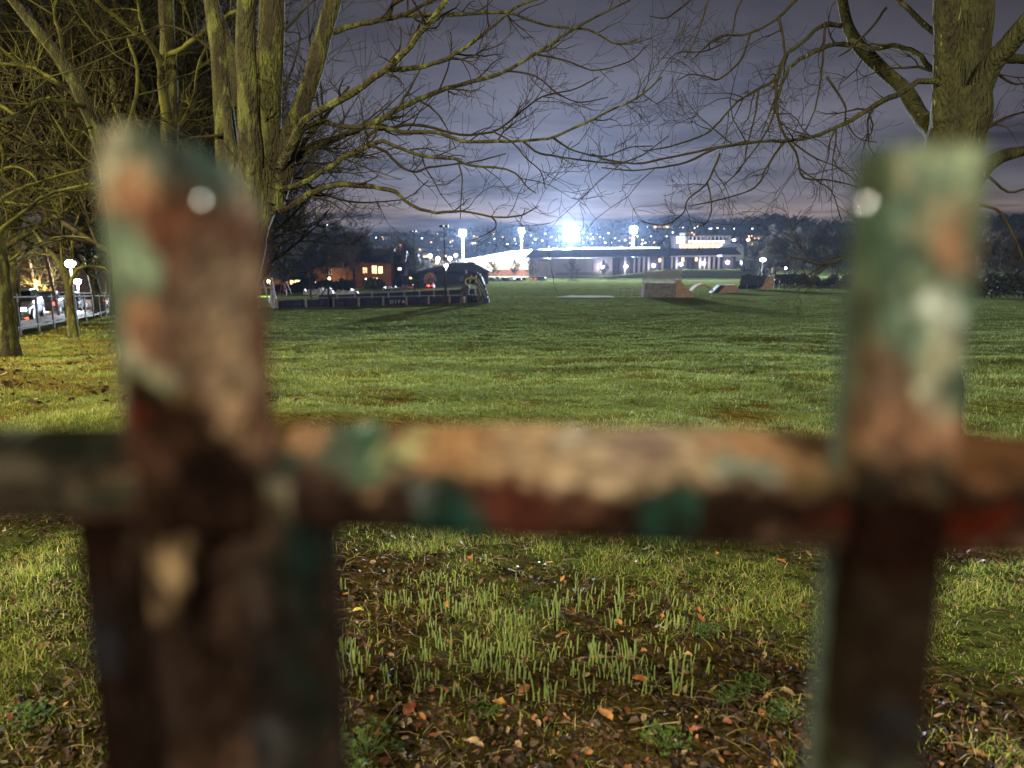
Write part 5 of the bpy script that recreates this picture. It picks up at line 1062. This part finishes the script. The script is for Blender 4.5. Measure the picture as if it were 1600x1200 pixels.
p = onground(833, 270); light('brake_glow', p + Vector((0, -3.5, 1)), 250, (1, .05, .03), .3)
p = onground(672, 182); o = dup(rc, p + Vector((0, 1.2, 0)), math.pi / 2, 'car with red tail lights beside the glowing shrub', gp); relight(o, 'taillight', 'red')

# ------------------------------------------------------------------ railing and buildings along the road
rl_ = thing('roadside_railing', 'low steel railing with thin upright bars along the road', 'railing', (float(road_line(20)), 20, gz(float(road_line(20)), 20)))
yy = 9.0; posts = []
while yy < 64: posts.append(yy); yy += 2.6
def rlp(y, z): x = float(road_line(y)) - .05; return Vector((x, y, gz(x, y) + .18 + z)) - rl_.location
for i, y in enumerate(posts):
    mb = MB(); mb.tube([rlp(y, -.3), rlp(y, 1.12)], .035, 6); mb.build('post', M['darkmetal'], rl_)
    if i < len(posts) - 1:
        y2 = posts[i + 1]; mb = MB()
        for zz in (.12, 1.02): mb.tube([rlp(y, zz), rlp(y2, zz)], .022, 5)
        for j in range(1, 13): y3 = y + (y2 - y) * j / 13; mb.tube([rlp(y3, .12), rlp(y3, 1.02)], .007, 4)
        mb.build('panel', M['darkmetal'], rl_)
for (px, py, px2, py2) in ((60, 480, 82, 512), (83, 470, 100, 508)):
    pass
x = P(85, 430, 44).x; p = Vector((x, 44, gz(x, 44))); mb = MB(); mb.tube([p, p + Vector((-.5, 0, 4.6))], .09, 8); tag(mb.build('telegraph_pole', M['brick']), 'slanting reddish pole between the golden tree and the forked tree', 'pole')
x = P(12, 430, 40).x; p = Vector((x, 40, gz(x, 40))); mb = MB(); mb.tube([p, p + Vector((-.9, 0, 8.5))], .16, 8); tag(mb.build('telegraph_pole', M['postgrey']), 'grey leaning pole by the headlights at the frame border', 'pole')
house('cream-gabled brick house seen under the white street lamp', 138, 82, 5.4, 8, 4.6, .6, 'cream', [(-1.8, 2.6, .9, 1.1, 'glassdark'), (1.2, 2.4, 1.0, .8, 'glassdark')], rz=-.25, chim=False)
house('red brick house wall beside the cream gable', 112, 84, 4.2, 8, 4.6, 2.5, 'brick', [(.4, 2.6, .9, 1.1, 'winwarm')], rz=-.25)
house('dark brick house behind the golden garden tree', 62, 76, 9, 8, 4.4, 2.6, 'brick', [(-2, 2.6, 1.2, 1.1, 'glassdark'), (3.1, 1.6, .9, .5, 'winwhite')], rz=-.2)
house('dark house at the frame border across the road', 0, 70, 8, 8, 4.8, 2.6, 'brick', [(1.5, 2.2, 1.2, 1.2, 'glassdark')], rz=-.2)

# ------------------------------------------------------------------ stadium
bank = MB(); a = onground(960, 335); n = 30
for i in range(n + 1):
    px = 940 + 260 * i / n; x = P(px, 420, 345).x; hh = 3.6 * min(1, i / 12) * (1 if i < n - 2 else .5)
    for (y, z) in ((318, -.1), (332, hh * .7), (345, hh), (358, hh)): bank.v.append((x, y, gz(x, y) + z + (-1 if y == 318 else 0)))
for i in range(n):
    for j in range(3): b_ = i * 4 + j; bank.f.append((b_, b_ + 4, b_ + 5, b_ + 1))
tag(bank.build('grass_bank', M['ground'], smooth=True, colors=np.ones((len(bank.v), 3))), kind='structure')
YS = 348.0
stt = thing('stadium_stand', 'long low stand with a dark pitched roof and corrugated wall facing the field', 'stand', tuple(P(990, 430, YS)))
lo = stt.location
def sq_(px, py, Y): return P(px, py, Y) - lo
def quadp(name, m, pts, parent, th=(0, .3, 0)):
    mb = MB(); mb.prism([Vector(q) for q in pts], th); return mb.build(name, M[m] if isinstance(m, str) else m, parent)
quadp('pale_wall', 'cladding', [sq_(826, 436, YS), sq_(957, 434, YS), sq_(957, 403.5, YS), sq_(826, 403.5, YS)], stt)
quadp('dark_wall', 'darkwall', [sq_(957.2, 434, YS - .1), sq_(1150, 430, YS - .1), sq_(1150, 401, YS - .1), sq_(957.2, 402, YS - .1)], stt)
quadp('roof', 'slate', [sq_(819, 404, YS - 2), sq_(1158, 398, YS - 2), sq_(1147, 388.5, YS + 8), sq_(832, 391.5, YS + 8)], stt, (0, .2, .5))
random.seed(3)
for i in range(26):
    px = 962 + i * 7.3; mb = MB(); mb.box(sq_(px, 416, YS - .4), (.5 + .6 * random.random(), .25, 8.5)); mb.build('cladding_rib', M['cladding'] if random.random() < .5 else M['darkwall'], stt)
for i in range(12):
    px = 830 + i * 10.8; mb = MB(); mb.box(sq_(px, 419, YS - .25), (.35, .2, 9.0)); mb.build('cladding_rib', M['cladding'], stt)
quadp('wall_strip', 'paving', [sq_(868, 430, YS - .4), sq_(957, 428, YS - .4), sq_(957, 424, YS - .4), sq_(868, 426, YS - .4)], stt, (0, .1, 0))
for i, (px, py, l) in enumerate([(941, 417, 'by the end of the pale wall'), (978, 416.5, 'first on the dark wall'), (1021, 415, 'above the caged ramp'), (1064, 413, 'second brightest on the dark wall'), (1099, 411.5, 'before the grass bank'), (1137, 410, 'at the shelter end')]):
    p = P(px, py, YS - 1.0); t = thing('wall_lamp', 'white lamp on the stand wall ' + l, 'wall lamp', tuple(p), 0, 'white lamps on the stand wall'); mb = MB(); mb.ball((0, 0, 0), .75, 12, (1, .5, .8)); mb.build('lamp', E_['lamp'], t); mb = MB(); mb.box((0, .5, .2), (.3, .6, .2)); mb.build('bracket', M['darkmetal'], t)
    light('wall_lamp_light', p + Vector((0, -1.6, 0)), 1300, (.95, .93, 1), .3)
for (px, py, l) in [(1031, 406.5, 'tall warm doorway light above the caged ramp'), (1067, 405.5, 'tall warm doorway light in the middle of the dark wall'), (1088, 405, 'third tall warm doorway light of the dark wall')]:
    p = P(px, py, YS - .6); mb = MB(); mb.box((0, 0, 0), (.9, .15, 1.6)); mb.box((0, -.12, 0), (.5, .1, 1.1)); o = mb.build('doorway_light', E_['winwarm']); o.location = p; tag(o, l, 'wall light', 'lit panes high in the stand wall')
# bright stadium roofs behind
sr = thing('stadium_roof', 'brilliant white floodlit stadium roof rising behind the dark stand', 'stadium roof', tuple(P(860, 400, 385))); lo = sr.location
quadp('roof', 'whiteclad', [sq_(706, 409, 372), sq_(830, 404.5, 372), sq_(1040, 396, 372), sq_(1040, 388, 392), sq_(960, 387.2, 392), sq_(850, 389, 392), sq_(795, 393, 392)], sr, (0, .3, -.8))
quadp('fascia', 'whiteclad', [sq_(840, 407, 371.5), sq_(706, 411, 371.5), sq_(706, 408.6, 371.5), sq_(840, 404.2, 371.5)], sr, (0, .3, 0))
for (x0, x1, y0) in ((912, 981, 386.6), (984, 1031, 386.3), (893, 909, 388), (1034, 1040, 389)): quadp('glow_fascia', E_['strip'], [sq_(x0, y0 + 5, 370), sq_(x1, y0 + 5, 370), sq_(x1, y0, 370), sq_(x0, y0, 370)], sr, (0, .4, 0))  # fascia panels glow themselves in place of floodlight falling on them
for i in range(9): px = 715 + i * 13; mb = MB(); mb.box(sq_(px, 408.5 - i * .5, 371), (1.6, .3, .5)); mb.build('strip_light', E_['strip'], sr)
lo = Vector((0, 0, 0)); tb = thing('terrace_building', 'pale brick building with lit strips behind the car park trees', 'building', tuple(P(770, 425, 366))); lo = tb.location
quadp('wall', 'brick', [sq_(700, 433, 366), sq_(828, 433, 366), sq_(828, 411, 366), sq_(700, 412, 366)], tb, (0, 5, 0)); quadp('upper_wall', 'cream', [sq_(742, 421, 365.6), sq_(826, 421, 365.6), sq_(826, 412, 365.6), sq_(742, 413, 365.6)], tb)
for (x, y, ww) in ((745, 412, 4), (757, 411, 3), (778, 410, 5), (790, 409.5, 5), (803, 410, 4), (815, 409, 5)): mb = MB(); mb.box(sq_(x, y, 365), (ww, .3, .7)); mb.build('strip_light', E_['strip'], tb)
light('terrace_lamp', P(775, 418, 358), 6000, (1, .85, .75), .5); light('terrace_lamp', P(815, 418, 358), 6000, (1, .8, .7), .5)
light('roof_lamp', P(790, 392, 368), 40000, (.9, .95, 1), 1); light('roof_lamp', P(980, 378, 374), 20000, (.9, .95, 1), 1)
# floodlight masts
fm = 'lit floodlight masts of the stadium'
for i, (px, py, Y, wpx, k) in enumerate(FLOODS):
    lab = ['floodlight mast standing furthest from the brightest one, beside the pavilion', 'thin floodlight mast with twin lamp clusters over the white roof', 'brightest floodlight, dazzling above the stadium roof', 'floodlight mast between the brightest one and the office block'][i]
    top = P(px, py, Y); z0 = gz(top.x, Y); t = thing('floodlight_mast', lab, 'floodlight', (top.x, Y, z0), 0, fm); h = top.z - z0; s = {0: 3.6, 1: 3.0, 2: 7.5, 3: 3.6}[i]
    mb = MB(); mb.tube([(0, .6, -.5), (0, .6, h)], [.62, .40], 10); mb.build('pole', M['whiteclad'], t)
    mb = MB(); mb.box((0, .3, h), (s * 1.15, .3, s * 1.0)); mb.build('lamp_frame', M['steel'], t)
    nn = 4 if i != 1 else 3
    for ix in range(nn):
        for iz in range(nn):
            if i == 1 and ix == 1: continue
            mb = MB(); mb.ball(((ix - (nn - 1) / 2) * s * 1.05 / nn, -.2, h + (iz - (nn - 1) / 2) * s / nn), s / nn * .46, 8, (1, .5, 1)); mb.build('lamp', E_['flood'], t)
# office block
ob = thing('office_block', 'white framed office block with glowing orange lower windows above the stand', 'building', tuple(P(1100, 390, 545))); lo = ob.location; YO = 545
quadp('wall', 'cladding', [sq_(1054, 402, YO), sq_(1143, 402, YO), sq_(1142, 368, YO), sq_(1055, 369, YO)], ob, (0, 14, 0)); quadp('roof', 'slate', [sq_(1053, 369, YO - .4), sq_(1143, 368, YO - .4), sq_(1143, 366.8, YO - .4), sq_(1053, 367.8, YO - .4)], ob, (0, 15, 0))
mb = MB(); mb.box(sq_(1066, 366, YO + 2), (3.6, 3, 1.6)); mb.build('plant_room', M['whiteclad'], ob)
for i in range(9):
    px = 1076 + i * 7.0; quadp('window', M['glassdark'], [sq_(px, 375.5, YO - .15), sq_(px + 4.4, 375.5, YO - .15), sq_(px + 4.4, 370.5, YO - .15), sq_(px, 370.5, YO - .15)], ob, (0, .1, 0))
for i in range(8): px = 1076.5 + i * 7.1; quadp('window', E_['winwhite'], [sq_(px, 379.5, YO - .2), sq_(px + 5.6, 379.5, YO - .2), sq_(px + 5.6, 376, YO - .2), sq_(px, 376, YO - .2)], ob, (0, .1, 0))
for i in range(11): px = 1062 + i * 6.2; quadp('window', E_['winorange'], [sq_(px, 390.5, YO - .2), sq_(px + 4.6, 390.5, YO - .2), sq_(px + 4.6, 381.5, YO - .2), sq_(px, 381.5, YO - .2)], ob, (0, .1, 0))
for j in range(3): quadp('window', E_['winwhite'], [sq_(1057, 380 - j * 4, YO - .2), sq_(1070, 380 - j * 4, YO - .2), sq_(1070, 377.4 - j * 4, YO - .2), sq_(1057, 377.4 - j * 4, YO - .2)], ob, (0, .1, 0))
for i in range(13): mb = MB(); mb.tube([sq_(1071 + i * 5.8, 376, YO - .8), sq_(1071 + i * 5.8, 369, YO - .8)], .14, 5); mb.build('column', M['whiteclad'], ob)
light('office_lamp', P(1098, 384, YO - 9), 2600, (1, .6, .4), .5); light('office_lamp', P(1080, 372, YO - 12), 1800, (.95, .95, 1), .5)
an = thing('annex_building', 'low pale building with a sloping roof beside the office block', 'building', tuple(P(1145, 395, 430))); lo = an.location
quadp('wall', 'cladding', [sq_(1128, 408, 430), sq_(1162, 408, 430), sq_(1162, 385, 430), sq_(1128, 386, 430)], an, (0, 10, 0)); quadp('roof', 'slate', [sq_(1124, 386.5, 429), sq_(1164, 386, 429), sq_(1156, 380, 434), sq_(1141, 380, 434)], an, (0, 3, 0)); quadp('window', 'glassdark', [sq_(1148, 389, 429.8), sq_(1151, 389, 429.8), sq_(1151, 385.7, 429.8), sq_(1148, 385.7, 429.8)], an, (0, .1, 0))
for (px, py, Y, l, em) in ((1147, 375, 440, 'white lamp over the annex roof beside the office block', 'town'), (1169, 375, 440, 'orange lamp over the field-end trees beside the annex', 'townwarm'), (1192, 406, 240, 'white lamp shining through the grey field-end trees', 'town')):
    p = P(px, py, Y); z0 = gz(p.x, Y); t = thing('street_lamp', l, 'street lamp', (p.x, Y, z0)); mb = MB(); mb.tube([(0, 0, 0), (0, 0, p.z - z0)], .1, 6); mb.build('pole', M['darkmetal'], t); mb = MB(); mb.ball((0, 0, p.z - z0), .8, 10, (1.3, 1, .7)); mb.build('lamp', E_[em], t)

# ------------------------------------------------------------------ the town on the hill
def HG(px, py):
    d = ray(px, py)
    for Yd in np.linspace(570, 1240, 400):
        t = Yd / d[1]; x = d[0] * t; z = CAM_Z + d[2] * t
        if z < hillz(x, Yd) + 1.0: return Vector((x, Yd, z))
    return None
tl = [(660, 373, 0), (773, 374, 0), (793, 382, 0), (799, 374, 0), (836, 375, 0), (830, 369, 0), (847, 377, 0), (852, 366, 0), (861, 371, 0), (832, 380, 0), (937, 371, 0), (922, 366, 0), (933, 367, 0), (942, 373, 0), (945, 380, 0), (749, 377, 0), (704, 379, 0), (688, 384, 1), (712, 398, 0), (676, 395, 1), (686, 403, 1),
      (459, 373, 0), (481, 368, 0), (496, 374, 0), (515, 372, 0), (528, 374, 0), (547, 373, 0), (564, 373, 1), (570, 372, 0), (574, 373, 0), (588, 372, 0), (601, 388, 1), (620, 387, 1), (622, 397, 1), (561, 391, 1), (537, 391, 1), (432, 388, 0), (598, 371, 1), (663, 374, 0), (668, 387, 1), (675, 386, 1),
      (1016, 370, 0), (1040, 370, 0), (1003, 376, 1), (1007, 380, 0), (1002, 382, 0), (1014, 379, 0), (1021, 380, 1), (980, 371, 0), (995, 370, 0), (960, 373, 0), (967, 377, 0), (976, 376, 0), (912, 364, 0), (917, 372, 0), (911, 380, 0), (905, 376, 0), (925, 381, 0),
      (1062, 357, 0), (1066, 356, 1), (1084, 357, 0), (1089, 355, 1), (1107, 358, 0), (1110, 358, 0), (1120, 357, 1), (1130, 358, 0), (1146, 358, 0), (1174, 358, 0), (1011, 355, 0), (1048, 356, 1), (1050, 364, 0), (874, 371, 0), (869, 376, 0), (857, 381, 0), (782, 368, 0), (765, 380, 0), (806, 382, 0), (816, 377, 0), (950, 365, 0), (955, 380, 0), (969, 383, 0), (988, 382, 0)]
lampp = {}
def town_lamp(px, py, warm):
    p = HG(px, py)
    if p is None: return
    s = p.y / 800; key = warm
    if key not in lampp:
        t = thing('street_lamp', 'x', 'street lamp'); mb = MB(); mb.tube([(0, 0, -7), (0, 0, -.3)], .10, 5); mb.build('pole', M['darkmetal'], t); mb = MB(); mb.ball((0, 0, 0), .62, 8, (1.1, 1, .8)); mb.build('lamp', E_['townwarm' if warm else 'town'], t); lampp[key] = t; r = t
    else: r = dup(lampp[key], (0, 0, 0))
    r.location = p + Vector((0, -3.5, .5)); r.scale = (random.uniform(.45, 1.3) * s,) * 3; r.scale.z = 1
    tag(r, 'tiny warm street lamp on the dark hillside' if warm else 'tiny white street lamp on the dark hillside', 'street lamp', 'warm lamps of the hillside town' if warm else 'white lamps of the hillside town')
for a_ in tl: town_lamp(*a_)
# houses of the town
hp = None; random.seed(77)
def town_house(px, py, lab, gname, em='winwarm', wid=9):
    global hp
    p = HG(px, py)
    if p is None: return
    if hp is None or True:
        t = thing('house', lab, 'house', tuple(p + Vector((0, -6, -1.5))), random.uniform(-.4, .4), gname)
        mb = MB(); mb.box((0, 3.5, 1.5), (wid, 7, 5)); mb.build('wall', M['cream'] if random.random() < .6 else M['brick'], t); mb = MB(); mb.prism([(-wid / 2 - .4, -.6, 4), (-wid / 2 - .4, 3.5, 6.4), (-wid / 2 - .4, 7.6, 4)], (wid + .8, 0, 0)); mb.build('roof', M['slate'], t)
        for k in range(random.choice((1, 1, 2, 3))): mb = MB(); mb.box((random.uniform(-.4, .4) * wid, -.08, random.choice((1.1, 3.0))), (1.3, .1, 1.2)); mb.build('window', E_[em], t)
for i in range(46):
    px = random.choice((random.uniform(655, 1060), random.uniform(655, 760), random.uniform(1050, 1180), random.uniform(420, 660))); py = random.uniform(365, 386)
    town_house(px, py, 'small house with a lit window on the dark hillside', 'houses of the hillside town', random.choice(('winwarm', 'winwhite', 'winorange')))
for i in range(12): town_house(random.uniform(658, 722), random.uniform(384, 402), 'small lamplit house in the town behind the pavilion', 'town houses behind the pavilion', 'winwarm')
p = HG(1034, 356); t = thing('retail_building', 'long building with a glowing orange front on the hill beyond the stadium', 'building', tuple(p + Vector((0, -8, 0)))); mb = MB(); mb.box((0, 4, .5), (24, 8, 5)); mb.build('wall', M['cream'], t)
for i in range(6): mb = MB(); mb.box((-9.5 + i * 3.8, -.15, .8), (3.0, .2, 1.6)); mb.build('window', E_['winorange'], t)
for (px, py, Y, em, pw) in ((703, 404, 330, 'town', 9000), (684, 404, 320, 'townwarm', 12000), (672, 400, 330, 'townwarm', 12000), (712, 399, 400, 'town', 9000)):
    p = P(px, py, Y); z0 = gz(p.x, Y); t = thing('street_lamp', {703: 'white street lamp close behind the lit path lamp', 684: 'pinkish street lamp behind the red-lit shrub', 672: 'warm street lamp above the red-lit shrub', 712: 'street lamp at the low end of the white roof'}[px], 'street lamp', (p.x, Y, z0)); mb = MB(); mb.tube([(0, 0, 0), (0, 0, p.z - z0)], .1, 6); mb.build('pole', M['darkmetal'], t); mb = MB(); mb.ball((0, 0, p.z - z0), .9, 10); mb.build('lamp', E_[em], t); light('town_light', p + Vector((0, -2, -1)), pw, (1, .8, .6), .5)
tt = grown('town_tree', 9, 1.1, 12, 3, 61, 'bark', 'twig_far', rmin=.04, kids=(4, 5), fork=.15, sides=6); random.seed(4)
for i, px in enumerate((660, 668, 679, 690, 702, 716)): put(tt, px, 300 + 9 * i, 'lamplit tree of the town behind the pavilion, ' + ['closest to the third mast', 'over the red-lit shrub', 'beside the pinkish lamp', 'next to the lit path lamp', 'left of the pavilion roof', 'over the pavilion roof'][i], 'lamplit trees behind the pavilion', i == 0, rz=i, sc=random.uniform(.8, 1.2))

# ------------------------------------------------------------------ night air
mb = MB(); zb, zt = -18.0, 75.0
xn, xf = 60, 1500
mb.v = [(-700, -45, zb), (700, -45, zb), (1900, 1300, zb), (-1900, 1300, zb), (-700, -45, zt), (700, -45, zt), (1900, 1300, zt), (-1900, 1300, zt)]
mb.f = [(0, 3, 2, 1), (4, 5, 6, 7), (0, 1, 5, 4), (1, 2, 6, 5), (2, 3, 7, 6), (3, 0, 4, 7)]
hm = bpy.data.materials.new('haze'); hm.use_nodes = True; t_ = hm.node_tree
t_.nodes.remove(t_.nodes['Principled BSDF']); pvn = t_.nodes.new('ShaderNodeVolumePrincipled'); pvn.inputs['Density'].default_value = .000032; pvn.inputs['Color'].default_value = (.50, .66, 1.0, 1); pvn.inputs['Anisotropy'].default_value = .55
t_.links.new(pvn.outputs[0], t_.nodes['Material Output'].inputs['Volume'])
tag(mb.build('haze', hm), kind='stuff')
